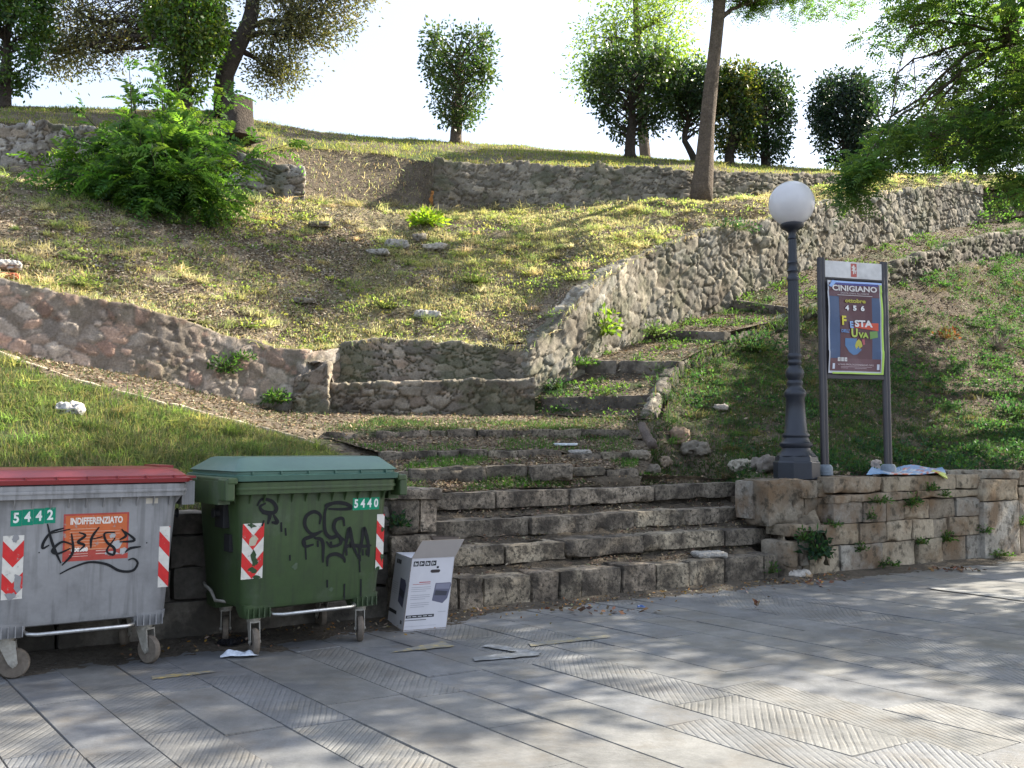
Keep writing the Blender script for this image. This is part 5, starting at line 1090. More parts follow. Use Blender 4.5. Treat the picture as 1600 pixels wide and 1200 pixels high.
def limbs(mb, src, cens, r0, rng, tips=None, rt=.012, wob=.25):
    """curved limbs from trunk points to clump centres, then twigs to the tips"""
    src = np.asarray(src)
    for c in cens:
        c = np.asarray(c); low = src[src[:, 2] < c[2] - .1]
        s = (low if len(low) else src); s = s[np.argmin(np.linalg.norm(s - c, axis=1))]
        L = np.linalg.norm(c - s); t = np.linspace(0, 1, 8)[:, None]; m = (s + c) / 2 + ZZ * L * .12 + rng.normal(size=3) * L * .08
        P = s * (1 - t) ** 2 + 2 * m * t * (1 - t) + c * t ** 2; P = P + rng.normal(size=P.shape) * L * .012
        mb.tube(P, np.linspace(r0, r0 * .35, 8), 7, wob=.2)
        if tips is not None:
            k = tips[np.linalg.norm(tips - c, axis=1) < 1.6 * max(.6, L * .6)]
            for q in k[rng.permutation(len(k))[:34 if rt > .008 else 9]]:
                a = P[rng.integers(4, 8)]; mm = (a + q) / 2 + rng.normal(size=3) * .08; mb.tube(np.array([a, mm, q]), [rt * 1.6, rt, rt * .4], 4, caps=False)
def topiary(label, base, wpx, y0, y1, xpx, prof, seed, nt=420, per=14, cols=((.045, .085, .03), (.035, .07, .03), (.06, .09, .03)), trunk=.13, bend=0., warm=None, name='topiary_tree', group='clipped round-headed trees along the skyline', L=.125, dens=1.4):
    rng = np.random.default_rng(seed); px, py, Y = base; B = at(px, py, Y); s = Y / FPX; cx = (xpx - px) * s
    zt, zb = at(px, y0, Y)[2] - B[2], at(px, y1, Y)[2] - B[2]; w2 = wpx * s / 2
    t = rng.random(nt * 3) ; rad = np.interp(t, [a for a, _ in prof], [b for _, b in prof]); keep = rng.random(nt * 3) < rad ** 1.3; t, rad = t[keep][:nt], rad[keep][:nt]; n = len(t)
    an = rng.random(n) * 6.283; k = (.35 + .65 * rng.random(n)) ** .5 * (1 + .16 * (rng.random(n) < .14)); tips = np.stack([cx + np.cos(an) * k * rad * w2, np.sin(an) * k * rad * w2 * .9, zb + (zt - zb) * t], 1)
    g = fbm(tips, 1.6, 2, seed); tips = tips[g > -.34 * (1 - .6 * (t < .5))]; tips[:, :2] *= 1
    r = empty(name, B, 0, label, 'tree', group); b = MB(); th = (zt - zb) * .75 + zb
    P = np.array([(0, 0, -.15), (bend * .3, 0, .15), (bend + cx * .15, 0, zb * .6 + .1), (cx * .5 + bend * .6, 0, zb + .2), (cx * .8, 0, (zb + th) / 2), (cx, 0, th)]); P = resample(P, 14)[0]
    b.tube(P, np.interp(np.linspace(0, 1, 14), [0, .08, .3, 1], [trunk * 1.7, trunk * 1.1, trunk, .03]), 10, wob=.25)
    sel = tips[rng.permutation(len(tips))[:90]]
    for q in sel:
        z = min(q[2] - .25 * (zt - zb) * rng.random() - .2, th); a = P[np.argmin(abs(P[:, 2] - max(z, zb * .7)))]; b.tube(np.array([a, (a + q) / 2 + (0, 0, .08), q]), [.028, .018, .007], 4, caps=False)
    b.build('trunk', M_barkd if trunk < .15 else M_bark, r, smooth=True)
    crownleaf('crown', tips, .105, int(per * dens), L, L * .55, cols, M_leaf, r, rng)
    return r
VASE = [(0, .3), (.12, .55), (.35, .82), (.7, 1.), (1., 1.)]
DOME = [(0, .35), (.12, .62), (.35, .8), (.5, .95), (.8, 1.), (.93, .8), (1, .45)]
DG = ((.03, .06, .028), (.022, .05, .026), (.04, .07, .03))
topiary('lone clipped tree with a flat vase-shaped crown against the white sky', (713, 222, 27.2), 112, 56, 200, 717, VASE, 401, nt=340, trunk=.15)
topiary('clipped tree with a broad dark dome crown, in front of the tall pale green tree', (985, 243, 26.5), 150, 84, 212, 990, DOME, 402, nt=560, trunk=.14, cols=((.03, .06, .02), (.022, .05, .018), (.045, .075, .02)))
topiary('clipped tree with a bare curved trunk, left of the leaning trunk', (1088, 250, 27.0), 98, 108, 205, 1085, DOME, 403, nt=330, trunk=.09, bend=-.35, cols=DG)
topiary('clipped tree with yellowish leaf edges, just right of the leaning trunk', (1140, 254, 27), 78, 106, 236, 1148, [(0, .6), (.3, .9), (.8, 1), (1, .7)], 404, nt=380, cols=((.10, .14, .03), (.04, .075, .025), (.16, .16, .05), (.03, .06, .02)))
topiary('clipped dark tree standing second to the right of the leaning trunk', (1197, 260, 27.6), 92, 112, 250, 1196, [(0, .6), (.3, .85), (.8, 1), (1, .75)], 405, nt=420, cols=DG)
topiary('clipped dark round tree above the lamp globe, standing apart beside the drooping foliage', (1322, 270, 28.6), 100, 122, 258, 1322, [(0, .55), (.25, .85), (.6, 1), (.85, .95), (1, .55)], 406, nt=600, per=16, cols=((.018, .04, .03), (.015, .035, .028), (.025, .045, .03)))
topiary('small dark tree seen low behind the drooping foliage at the right', (1478, 284, 30), 100, 175, 262, 1478, DOME, 407, nt=300, cols=DG)
topiary('small dark tree with a thin trunk nearest the right edge', (1532, 286, 30.5), 84, 165, 264, 1532, DOME, 408, nt=260, cols=DG, trunk=.09)
topiary('clipped leafy tree cut by the left edge of the view', (8, 167, 23), 125, -40, 142, 8, [(0, .3), (.2, .7), (.5, 1), (1, 1)], 409, nt=620, cols=((.05, .11, .02), (.035, .08, .025), (.08, .13, .03)), L=.12)
topiary('clipped green tree rising behind the feathery bush, in front of the large evergreen oak', (292, 175, 22.6), 125, -30, 160, 288, [(0, .3), (.2, .6), (.5, .95), (1, .9)], 410, nt=620, cols=((.06, .13, .02), (.05, .10, .02), (.11, .15, .03)), L=.12)

def bigtree(name, label, base, path, rad, clumps, seed, kind, cols, ntip, per, L, W_, tipr=.26, r0=.12, src0=5, mat_=None, bark=None, sub=None, group=None, fr=None, cat='tree'):
    rng = np.random.default_rng(seed); B = np.asarray(base); r = empty(name, B, 0, label, cat, group); P = np.array(path) - B; P = resample(P, 18)[0]
    rr = np.interp(np.linspace(0, 1, 18), np.linspace(0, 1, len(rad)), rad); b = MB(); b.tube(P, rr, 14, wob=.12)
    cl = [(np.asarray(c) - B, rd, wt) for c, rd, wt in clumps]; tips = np.vstack([ell(c, rd, max(4, int(ntip * wt)), rng) for c, rd, wt in cl])
    g = fbm(tips + seed, .9, 2, seed); tips = tips[g > -.22]
    limbs(b, P[src0:], [c for c, _, _ in cl], r0, rng, tips, rt=.006 if r0 < .04 else .012)
    b.build('trunk', bark or M_bark, r, smooth=True)
    if kind == 'frond': frondleaf('crown', tips, per, fr[0], fr[1], L, W_, cols, mat_ or M_leafsoft, r, rng, droop=.8)
    else: crownleaf('crown', tips, tipr, per, L, W_, cols, mat_ or M_leaf, r, rng, flat=.7)
    return r
def C_(px, py, Y, rx, ry, rz, w): return (at(px, py, Y), (rx, ry, rz), w)
OAK = ((.125, .13, .075), (.095, .11, .065), (.16, .15, .085))
bigtree('evergreen_oak', 'large evergreen oak with a dark forked trunk and wide olive crown at the upper left', at(352, 178, 24), [at(350, 182, 24), at(350, 120, 24), at(368, 80, 24), at(392, 30, 24.2), at(402, -60, 24.5), at(405, -160, 24.6)], [.26, .22, .19, .17, .14, .08],
        [C_(120, 25, 24.8, 1.2, 1.3, .9, 1.1), C_(170, 80, 24.4, 1.1, 1.1, .75, 1.), C_(230, -10, 25, 1.1, 1.2, .8, 1.), C_(100, -60, 24.6, 1.3, 1.3, .8, 1.), C_(90, 85, 24.9, .6, .8, .55, .5), C_(300, -40, 24.6, 1.2, 1.4, .9, .9), C_(440, -20, 24.4, 1.1, 1.2, .9, 1.1), C_(450, 60, 24.6, .9, 1., .75, .9), C_(430, 120, 24.8, .7, .8, .4, .45),
         C_(500, 30, 24.8, .9, 1., .6, .9), C_(545, -30, 24.6, .9, 1.1, .65, .9), C_(570, -90, 24.4, 1.3, 1.3, .8, .9), C_(350, -130, 24.5, 2.2, 1.8, 1.2, 1.4), C_(320, 60, 25.2, .8, .8, .8, .6), C_(240, 60, 25.2, .9, .8, .6, .6)],
        420, 'leaf', OAK, 175, 25, .105, .05, .21, r0=.09, bark=M_barkd)
bigtree('locust_tree', 'tall pale green airy tree standing behind the dark dome-crowned clipped tree', at(1010, 262, 33), [at(1010, 262, 33), at(1000, 150, 33), at(995, 50, 33), at(990, -60, 33)], [.2, .16, .12, .06],
        [C_(950, 60, 33, 1.1, 1.2, 1., 1.2), C_(1030, 30, 33, 1.2, 1.2, 1.1, 1.2), C_(990, -30, 33, 1.6, 1.3, 1., 1.2), C_(925, 115, 33, .7, .9, .7, .7), C_(1060, 95, 33, .8, .9, .7, .8), C_(990, 100, 33.4, 1.2, .9, .8, 1.), C_(1075, 150, 33.4, .4, .5, .4, .2)], 421, 'leaf', ((.17, .26, .06), (.14, .22, .06), (.20, .28, .08)), 120, 17, .15, .065, .26, mat_=M_leafsoft)
tb = hit(1095, 318, GH); tY = tb[1]; tk = tY / 22.
bigtree('leaning_tree', 'tall slender bare trunk leaning slightly right, rooted in front of the upper drystone wall', tb, [tb - ZZ * .1 + np.array([-.02, 0, 0]), at(1095, 312, tY), at(1100, 270, tY), at(1104, 200, tY), at(1112, 120, tY), at(1120, 50, tY), at(1126, -20, tY), at(1130, -120, tY), at(1140, -220, tY)],
        [.30, .225, .185, .165, .155, .15, .145, .12, .09], [(np.array((6.2, 23.0, 13.1)), (1.5, 1.3, .7), 2.2), (np.array((4.1, 22.5, 13.3)), (1.4, 1.3, .7), 2.0), (np.array((8.0, 23.6, 13.1)), (1.3, 1.2, .7), 1.6), (np.array((2.4, 22., 13.4)), (1.2, 1.2, .6), 1.5), C_(1100, -250, tY, 1.8, 1.6, 1.1, 1.3), C_(1230, -230, tY - .3, 1.6, 1.7, 1.0, 1.3), C_(1010, -300, tY + .3, 1.5, 1.4, .9, 1.), C_(1160, -360, tY, 1.8, 1.8, 1.0, 1.2), C_(1180, 8, tY + .4, .30, .3, .22, .22), C_(1150, -20, tY + .2, .4, .3, .3, .25)], 422, 'frond', ((.09, .17, .03), (.07, .14, .03)), 80, 6, .085, .035, fr=(.36, 6), r0=.07)
# the locust trees on the right slope: the first reaches into the picture, the others stand beyond its right edge
GRL = ((.095, .17, .055), (.08, .15, .06), (.125, .19, .055), (.065, .13, .055)); trg = 'locust trees on the right slope'
ab = snap((10.1, 16.9, 0), GG); at2 = lambda x, y, z: np.array([x, y, z])
bigtree('locust_tree', 'locust tree with drooping dark green fern-like foliage filling the upper right corner', ab, [ab - ZZ * .1, at2(10.0, 16.9, 5), at2(9.5, 17, 7), at2(9.05, 17, 9), at2(9.0, 17, 10.5), at2(9.1, 17, 12)], [.3, .22, .19, .17, .12, .07],
        [C_(1420, 40, 16.8, .75, 1., .45, .9), C_(1405, 110, 16.5, .55, .8, .35, .5), C_(1480, 20, 17.3, 1.0, 1.1, .6, 1.), C_(1560, 60, 17.0, .9, 1.1, .8, 1.2), C_(1480, 110, 16.8, .8, 1., .42, .8), C_(1550, 170, 16.4, .9, 1.1, .5, 1.2),
         C_(1440, 205, 16.2, .8, .9, .38, 1.1), C_(1385, 240, 16., .65, .8, .28, .8), C_(1340, 270, 15.9, .38, .6, .2, .45), C_(1330, 300, 15.9, .2, .4, .22, .25), C_(1510, 225, 16., .9, 1., .40, 1.3), C_(1590, 260, 15.8, .5, 1., .55, 1.1), C_(1575, 312, 15.6, .35, .8, .3, .7), C_(1600, 130, 16, .5, 1.2, .9, 1.), C_(1450, -60, 17, 1.5, 1.6, .8, .8), C_(1600, -70, 16.5, 1.8, 1.8, 1.1, .9),
         (at2(11.6, 16, 7), (1.5, 1.8, 1.2), .8), (at2(11.5, 16.5, 9.5), (1.8, 2, 1.2), .8)], 423, 'frond', GRL, 66, 7, .09, .038, fr=(.34, 7), r0=.035, src0=12, group=trg)
def offtree(lab, x, y, cl, seed, ntip=100, per=18):
    b = snap((x, y, 0), GG) if y > 10.5 else np.array([x, y, 0.]); top = cl[0][0]
    bigtree('locust_tree', lab, b, [b - ZZ * .1, b + ZZ * 2, b * .5 + np.array(top) * .5 , np.array(top)], [.3, .22, .18, .06], [(np.array(c), r, w) for c, r, w in cl], seed, 'leaf', GRL, ntip, per, .21, .11, .32, r0=.08, mat_=M_leafsoft, group=trg)
offtree('spreading locust tree on the right slope beyond the picture edge', 12.6, 14.6, [((10.4, 14.2, 9.2), (2.2, 2., 1.2), 3), ((8.6, 13.0, 9.3), (1.7, 1.6, .9), 2.4), ((7.0, 12.6, 9.4), (1.5, 1.4, .8), 1.8), ((12.4, 16.4, 7.9), (1.8, 1.6, 1.1), 2.2), ((12.8, 13.4, 8.2), (1.7, 1.7, 1.1), 2.2), ((8.0, 15.2, 10.2), (1.5, 1.5, .8), 1.6), ((9.4, 11.4, 8.8), (1.1, 1.0, .7), .8), ((5.6, 12.0, 9.6), (1.2, 1.3, .7), 1.1)], 431)
offtree('locust tree standing by the road beyond the right picture edge', 14.6, 11.2, [((14.4, 11.6, 7.8), (1.7, 1.4, 1.0), 1.3), ((15.2, 12.6, 8.6), (1.6, 1.5, 1.1), 1.5), ((15.8, 10.4, 8.6), (1.4, 1.2, 1.0), .8), ((13.2, 8.0, 8.4), (1.2, .8, .7), .5)], 432)

offtree('unseen locust tree high on the right slope, added to shade it', 14.8, 20.4, [((13.4, 20.6, 8.9), (1.8, 1.7, 1.1), 2.0), ((12.2, 18.3, 8.2), (1.8, 1.6, 1.0), 2.0), ((15., 18., 8.8), (1.8, 1.6, 1.1), 1.6), ((14.4, 22.6, 9.8), (1.8, 1.6, 1.1), 1.6)], 433)  # out of view; crown added to shade the slope and the narrow steps

# tree stump
sb = hit(372, 190, GB); sb = at(373, 194, 21.9); b = MB(); b.tube([sb - ZZ * .35, sb - ZZ * .02, sb + ZZ * .25, sb + ZZ * .60], [.46, .36, .32, .30], 22, wob=.3)
tag(b.build('tree_stump', M_barkd, smooth=False, sharp=50), 'thick sawn tree stump just above the feathery bush', 'stump')

# the feathery bush
def bush(label, foot, targets, seed, nst, per, fl, ll, lw, cols, name='shrub', cat='shrub', npair=8, spread=.45):
    rng = np.random.default_rng(seed); B = np.asarray(foot); r = empty(name, B, 0, label, cat); b = MB(); T = np.array(targets) - B; F0 = []; D0 = []
    for k in range(nst):
        t = T[k % len(T)] * (.55 + .5 * rng.random()) + rng.normal(size=3) * spread * np.array([1, .9, .6]); t[2] = max(t[2], -.3)
        o = rng.normal(size=3) * np.array([.35, .25, 0]); m = (t + o) / 2 + ZZ * (.25 * np.linalg.norm(t) * .6); s = np.linspace(0, 1, 9)[:, None]; P = o * (1 - s) ** 2 + 2 * m * s * (1 - s) + t * s ** 2
        b.tube(P, np.linspace(.02, .006, 9), 5)
        for q in range(per):
            u = .25 + .75 * rng.random() ** .7; i = int(u * 8); p = P[i]; F0.append(p); D0.append(unit(P[min(i + 1, 8)] - P[max(i - 1, 0)]) * .6 + unit(rng.normal(size=3)) * .9 + unit(t) * .3)
    b.build('stems', M_barkd, r); F0, D0 = np.array(F0), np.array(D0); n = len(F0)
    Q = frands(F0, D0, fl * (.7 + .5 * rng.random(n)), npair, ll, lw, rng, .9)
    C = np.tile(gcol(n, cols, rng, .3, .1), (npair * 2, 1)); leafobj('foliage', Q, C, M_leafsoft, r); return r
bf = hit(250, 322, GH); bY = bf[1] - .1
tg = [at(x, y, bY + dy) for x, y, dy in ((120, 270, .2), (90, 250, .3), (150, 230, .3), (180, 190, .2), (220, 110, .1), (240, 130, .2), (300, 150, 0), (350, 170, -.1), (400, 200, .2), (400, 250, 0), (370, 300, -.3), (300, 305, -.7), (230, 300, -.8), (160, 300, -.5), (270, 210, -.7), (200, 230, -.7), (330, 230, -.6), (110, 300, -.2), (75, 265, 0), (85, 280, .1), (100, 235, .1), (130, 215, 0), (140, 255, -.2), (200, 270, -.8), (180, 250, -.5), (330, 280, -.8), (280, 240, -.9), (240, 190, -.2), (250, 170, -.2), (290, 270, -.9))]
bush('large feathery bright green bush in front of the upper left stone wall', bf, tg, 441, 170, 15, .60, .15, .058, ((.085, .175, .04), (.065, .14, .04), (.12, .21, .045), (.05, .11, .038)))

# small weeds: each plant is its own thing
def weed(px, py, Y, r, h, label, seed, cols=((.045, .10, .03), (.035, .08, .035)), n=110, ls=.055, name='weed', P=None, hang=0., tall=False, group='weeds growing in walls and banks'):
    rng = np.random.default_rng(seed); B = at(px, py, Y) if P is None else np.asarray(P)
    d = unit(rng.normal(size=(n, 3)) * np.array([1, 1, .7]) + ZZ * .5); k = rng.random((n, 1)) ** .6; p = d * k * np.array([r, r * .8, h]); p[:, 2] = np.abs(p[:, 2]) - hang * np.abs(p[:, 0])
    d2 = unit(d + rng.normal(size=(n, 3)) * .5); s = unit(np.cross(d2, rng.normal(size=(n, 3)))); 
    Q = cards(p, d2, s, ls * (.6 + .8 * rng.random(n)), ls * .5); ln = np.linalg.norm(p, axis=1); Q2 = cards(np.zeros((n, 3)), unit(p + 1e-6), s, ln + .004, .006)
    o = leafobj(name, np.vstack([Q, Q2]), np.vstack([gcol(n, cols, rng, .3, .12), gcol(n, ((.05, .07, .03),), rng)]), M_leafsoft, None); o.location = B; return tag(o, label, 'plant', group)
DARKG = ((.025, .06, .035), (.02, .05, .03)); PALE = ((.16, .20, .09), (.12, .17, .07), (.20, .22, .12)); MIDG = ((.045, .10, .03), (.035, .08, .035))
for a in ((1275, 868, px2(1275, 7.85, .12)[1], .2, .3, 'dark leafy plant at the foot of the right wall beside its ruined end', DARKG, 170, .085),
          (1255, 845, px2(1255, 7.9, .2)[1], .1, .16, 'small green weed between the steps and the dark leafy plant', MIDG, 70, .05),
          (1205, 895, px2(1205, 7.95, .05)[1], .1, .14, 'low weed at the right end of the lowest step', MIDG, 70, .04),
          (1425, 790, px2(1425, 7.95, .7)[1], .15, .17, 'leafy weed hanging from the middle of the right wall, below the folded poster', MIDG, 130, .05),
          (1372, 785, px2(1372, 7.95, .75)[1], .2, .08, 'flat weed spreading in the top joint of the right wall', MIDG, 120, .045),
          (1360, 810, px2(1360, 7.95, .6)[1], .07, .13, 'narrow weed hanging below the flat weed on the right wall', MIDG, 60, .04),
          (1452, 765, px2(1452, 7.97, .95)[1], .13, .09, 'weed just under the coping of the right wall below the poster corner', MIDG, 90, .045),
          (1475, 775, px2(1475, 7.95, .85)[1], .08, .08, 'weed in the top joint of the right wall close to the pillar', MIDG, 60, .04),
          (1345, 860, px2(1345, 7.95, .3)[1], .10, .11, 'weed low in the right wall, left one of the lower joint', MIDG, 80, .04),
          (1390, 884, px2(1390, 7.85, .02)[1], .14, .09, 'weed rooted where the right wall meets the street', MIDG, 90, .045),
          (1437, 850, px2(1437, 7.95, .35)[1], .11, .09, 'weed in the lower joint at the middle of the right wall', MIDG, 80, .04),
          (1478, 845, px2(1478, 7.95, .35)[1], .14, .15, 'bushy weed in the lower joint of the right wall left of the pillar', MIDG, 120, .045),
          (1540, 832, px2(1540, 7.9, .35)[1], .1, .11, 'weed clinging to the front of the right pillar', MIDG, 80, .04),
          (1560, 868, px2(1560, 7.85, .05)[1], .22, .08, 'spreading weeds at the foot of the right pillar', MIDG, 130, .045),
          (1597, 820, px2(1597, 7.9, .4)[1], .1, .16, 'weed beside the right pillar at the picture edge', MIDG, 80, .045),
          (1303, 822, px2(1303, 7.98, .6)[1], .1, .08, 'weed on the ledge where the right wall steps back below the lamp', MIDG, 70, .04),
          (622, 822, px2(622, 7.86, .75)[1], .11, .12, 'dark weed growing from the left stone pillar', DARKG, 90, .05),
          (352, 580, 14.85, .26, .3, 'green plant trailing from the left rubble wall near its right end', MIDG, 210, .07),
          (380, 560, 14.95, .2, .12, 'upper trailing plant in the left rubble wall', MIDG, 110, .06),
          (432, 628, 15.1, .24, .22, 'bright leafy plant at the foot of the left rubble wall beside the bench', MIDG, 210, .07),
          (60, 572, 13.3, .22, .10, 'low dark plant at the foot of the left rubble wall near the left edge', DARKG, 120, .05),
          (868, 606, 16.5, .34, .16, 'bluish plant at the foot of the climbing wall where the narrow steps begin', DARKG, 200, .06),
          (915, 570, 16.9, .3, .12, 'plant in the corner of the second narrow step', MIDG, 150, .06),
          (1022, 522, 18.6, .26, .30, 'pale leafy weed standing against the climbing wall', ((.10, .15, .09), (.06, .11, .05)), 200, .07),
          (948, 520, 17.6, .3, .5, 'yellow-green sapling with long leaves against the climbing wall', ((.14, .22, .04), (.10, .17, .03)), 130, .13),
          (1140, 490, 20.2, .75, .25, 'broad bluish patch of leaves beside the climbing wall', DARKG, 420, .08),
          (695, 586, 16.0, .0, .0, '', MIDG, 0, 0),
          (125, 446, 14.3, .36, .22, 'pale sunlit plant on top of the left rubble wall', PALE, 240, .055),
          (275, 352, 18., .36, .18, 'pale plant under the feathery bush', ((.10, .16, .07), (.12, .18, .08)), 200, .06),
          (740, 445, 18.6, .55, .25, 'round dark-hearted herb clump on the sunlit slope', ((.09, .14, .05), (.14, .18, .09)), 420, .055),
          (668, 352, 21.2, .4, .3, 'bright yellow-green tuft below the left end of the upper drystone wall', ((.16, .24, .03), (.12, .20, .03)), 300, .14),
          (470, 345, 20.4, .35, .2, 'pale tuft on the slope right of the feathery bush', PALE, 180, .07),
          (600, 480, 17.8, .5, .25, 'patch of pale herbs above the middle of the bench', PALE, 300, .06),
          (385, 512, 15.6, .3, .14, 'pale weed at the top of the left rubble wall near the bench', PALE, 150, .05),
          (870, 498, 17.2, .34, .16, 'grey-green herb where the slope meets the climbing wall', ((.07, .11, .06), (.10, .14, .08)), 220, .055),
          (900, 440, 18., .5, .22, 'pale herb clump at the rim of the climbing wall', PALE, 260, .06)):
    px, py, Y, r_w, h_w, lab, cols, n, lsz = a
    if not n: continue
    P = None
    if Y > 14.9 and py < 520: P = hit(px, py, GH)
    weed(px, py, Y, r_w, h_w, lab, int(px * 7 + py), cols, n, lsz, P=P)

# ---------------------------------------------------------------- grass, ground cover, fallen leaves (nobody could count them)
def stuff(o, label, cat): return tag(o, label, cat, kind='stuff')
rng = np.random.default_rng(77)
def nz(sc, lo, hi, seed): return lambda P: sst(fbm(P, sc, 3, seed), lo, hi) + .02
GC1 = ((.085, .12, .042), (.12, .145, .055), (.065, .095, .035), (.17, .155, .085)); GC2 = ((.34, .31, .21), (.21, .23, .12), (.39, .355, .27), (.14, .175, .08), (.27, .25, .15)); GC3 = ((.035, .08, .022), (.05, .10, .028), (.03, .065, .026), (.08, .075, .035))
P, N = scatter(GL, 60000, rng, lambda P: .25 + sst(fbm(P, 1.2, 3, 4), -.5, .3)); o, _ = blades('grass', P, N, .05 + .10 * rng.random(len(P)) * (1 + .6 * fbm(P, 1.5, 2, 3)), .008, gcol(len(P), GC1, rng), rng, 1.0); stuff(o, 'long green grass covering the left slope above the bins', 'grass')
P, N = scatter(GH, 140000, rng, lambda P: (.06 + sst(fbm(P, .9, 4, 31), -.12, .25)) * (.25 + .75 * sst(P[..., 0] / P[..., 1] * FPX + 800, 250, 600) + .5 * sst(P[..., 1], 16.5, 15))); o, _ = blades('grass', P, N, .03 + .07 * rng.random(len(P)), .010, gcol(len(P), GC2, rng, .35), rng, 1.4); stuff(o, 'short dry and green grass on the sunlit hillside', 'grass')
P, N = scatter(GT[:40], 70000, rng, lambda P: .3 + sst(fbm(P, .8, 3, 33), -.4, .4)); o, _ = blades('grass', P, N, .04 + .07 * rng.random(len(P)), .013, gcol(len(P), ((.17, .20, .05), (.20, .20, .08), (.12, .17, .04)), rng), rng, 1.2); stuff(o, 'pale green grass on the top terrace along the skyline', 'grass')
P, N = scatter(GB, 5000, rng); o, _ = blades('grass', P, N, .05 + .09 * rng.random(len(P)), .013, gcol(len(P), GC2, rng), rng, 1.2); stuff(o, 'straggling grass on the bank between the upper walls', 'grass')
def dG(P):
    px = P[..., 0] / P[..., 1] * FPX + 800; return (.10 + sst(fbm(P, .9, 4, 51), -.35, .3)) * (1 - .72 * sst(P[..., 1], 14.5, 18) * sst(px, 1250, 1400)) 
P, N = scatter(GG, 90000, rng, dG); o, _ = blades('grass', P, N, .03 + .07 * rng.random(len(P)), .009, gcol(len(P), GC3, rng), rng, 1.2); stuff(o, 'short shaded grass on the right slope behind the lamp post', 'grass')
n = 5000; kk = keyrow(SK, 1000, 1600, 300); t = rng.random(n) * 298.9; i = t.astype(int); P = kk[i] + (kk[i + 1] - kk[i]) * (t - i)[:, None] + rng.normal(size=(n, 3)) * np.array([.16, .16, .02]); g = fbm(P, 1.6, 3, 19) > -.05; P = P[g]
o, _ = blades('grass', P, np.tile(ZZ, (len(P), 1)), .08 + .14 * rng.random(len(P)), .011, gcol(len(P), GC3, rng, .35), rng, 1.6, curl=1.); stuff(o, 'grass growing over the curved stone kerb', 'grass')
def tufts(G, nt_, per, hh, rr, cols, dens, label):
    P, N = scatter(G, nt_, rng, dens); n = nt_ * per; s_ = (.5 + rng.random(nt_)).repeat(per); Q = np.repeat(P, per, 0) + rng.normal(size=(n, 3)) * np.array([rr, rr, .01]) * s_[:, None]
    C = np.repeat(gcol(nt_, cols, rng, .3, .1), per, 0) * (1 + .3 * (rng.random((n, 1)) - .5)); o, _ = blades('grass', Q, np.repeat(N, per, 0), hh * s_ * (.5 + .7 * rng.random(n)), .010, C, rng, 1.5, curl=1.2); stuff(o, label, 'grass')
tufts(GH, 420, 60, .16, .06, ((.32, .30, .17), (.22, .26, .10), (.40, .36, .25), (.17, .21, .09)), lambda P: sst(fbm(P, .7, 3, 44), -.1, .3) + .05, 'taller tufts of grass and straw on the sunlit hillside')
tufts(GT[:40], 260, 40, .13, .06, ((.22, .25, .08), (.26, .25, .12)), None, 'taller grass tufts on the top terrace')
tufts(GL, 200, 60, .15, .05, ((.12, .18, .05), (.18, .19, .08), (.09, .14, .04)), None, 'taller grass tufts in the left slope above the bins')
tufts(GG, 330, 46, .14, .06, GC3, None, 'taller grass tufts on the right slope')
tufts(GS, 60, 40, .14, .05, GC3, None, 'grass tufts on the narrow climbing steps')
# tufts hanging over the rims of the walls
for row, n_, k0, k1, cc_, lab_ in ((r0, 16000, 0, 200, GC2, 'dry grass hanging over the rim of the walls at the foot of the slope'), (r1, 7000, 0, 200, GC2, 'grass tufts along the foot of the upper walls'), (r2, 9000, 0, 200, ((.17, .20, .06), (.22, .20, .09)), 'grass overhanging the tops of the upper walls')):
    n = n_; t = rng.random(n) * 198.9; i = t.astype(int); P = row[i] + (row[i + 1] - row[i]) * (t - i)[:, None] + rng.normal(size=(n, 3)) * np.array([.03, .12, .02]); g = fbm(P, 1.4, 3, 17) > -.25; P = P[g & (infr(P) > .5)]
    o, _ = blades('grass', P, np.tile(ZZ, (len(P), 1)), .06 + .12 * rng.random(len(P)) ** 2, .011, gcol(len(P), cc_, rng, .35), rng, 1.6, curl=1.); stuff(o, lab_, 'grass')
def clumps(name, G, nc, per, rr, hh, ls, cols, dens, label, cat, mat_=M_leafsoft):
    P, N = scatter(G, nc, rng, dens); n = nc * per; Q = np.repeat(P, per, 0); s = (.5 + rng.random(nc)).repeat(per)[:, None]; d = unit(rng.normal(size=(n, 3)) * np.array([1, 1, .5]) + ZZ * .6); k = rng.random((n, 1)) ** .6
    p = Q + d * k * np.array([rr, rr, hh]) * s; d2 = unit(d + rng.normal(size=(n, 3)) * .6); sd_ = unit(np.cross(d2, rng.normal(size=(n, 3)) + ZZ)); C = np.repeat(gcol(nc, cols, rng, .3, .12), per, 0) * (1 + .4 * (rng.random((n, 1)) - .5))
    o = leafobj(name, cards(p, d2, sd_, ls * (.6 + .7 * rng.random(n)), ls * .55), C, mat_); return stuff(o, label, cat)
def dgc(P):
    px = P[..., 0] / P[..., 1] * FPX + 800; return sst(fbm(P, .7, 4, 71), .0, .3) * (.25 + sst(px, 1050, 1350)) * (1 - .45 * sst(P[..., 1], 16, 19) * sst(px, 1250, 1400)) + .06
clumps('ground_cover', GG, 2100, 22, .15, .10, .06, ((.03, .075, .04), (.025, .06, .038), (.04, .09, .035)), dgc, 'low bluish-green leafy ground cover on the right slope', 'ground cover')
clumps('ground_cover', GH, 1500, 18, .13, .08, .055, ((.17, .22, .10), (.12, .18, .07), (.24, .27, .13)), lambda P: sst(fbm(P, .9, 3, 81), -.1, .3) + .04, 'scattered small pale herbs on the sunlit hillside', 'ground cover')
clumps('ground_cover', GK, 260, 30, .22, .2, .10, ((.06, .13, .035), (.05, .10, .04)), None, 'leafy tangle on the bank at the right end of the climbing wall', 'ground cover')
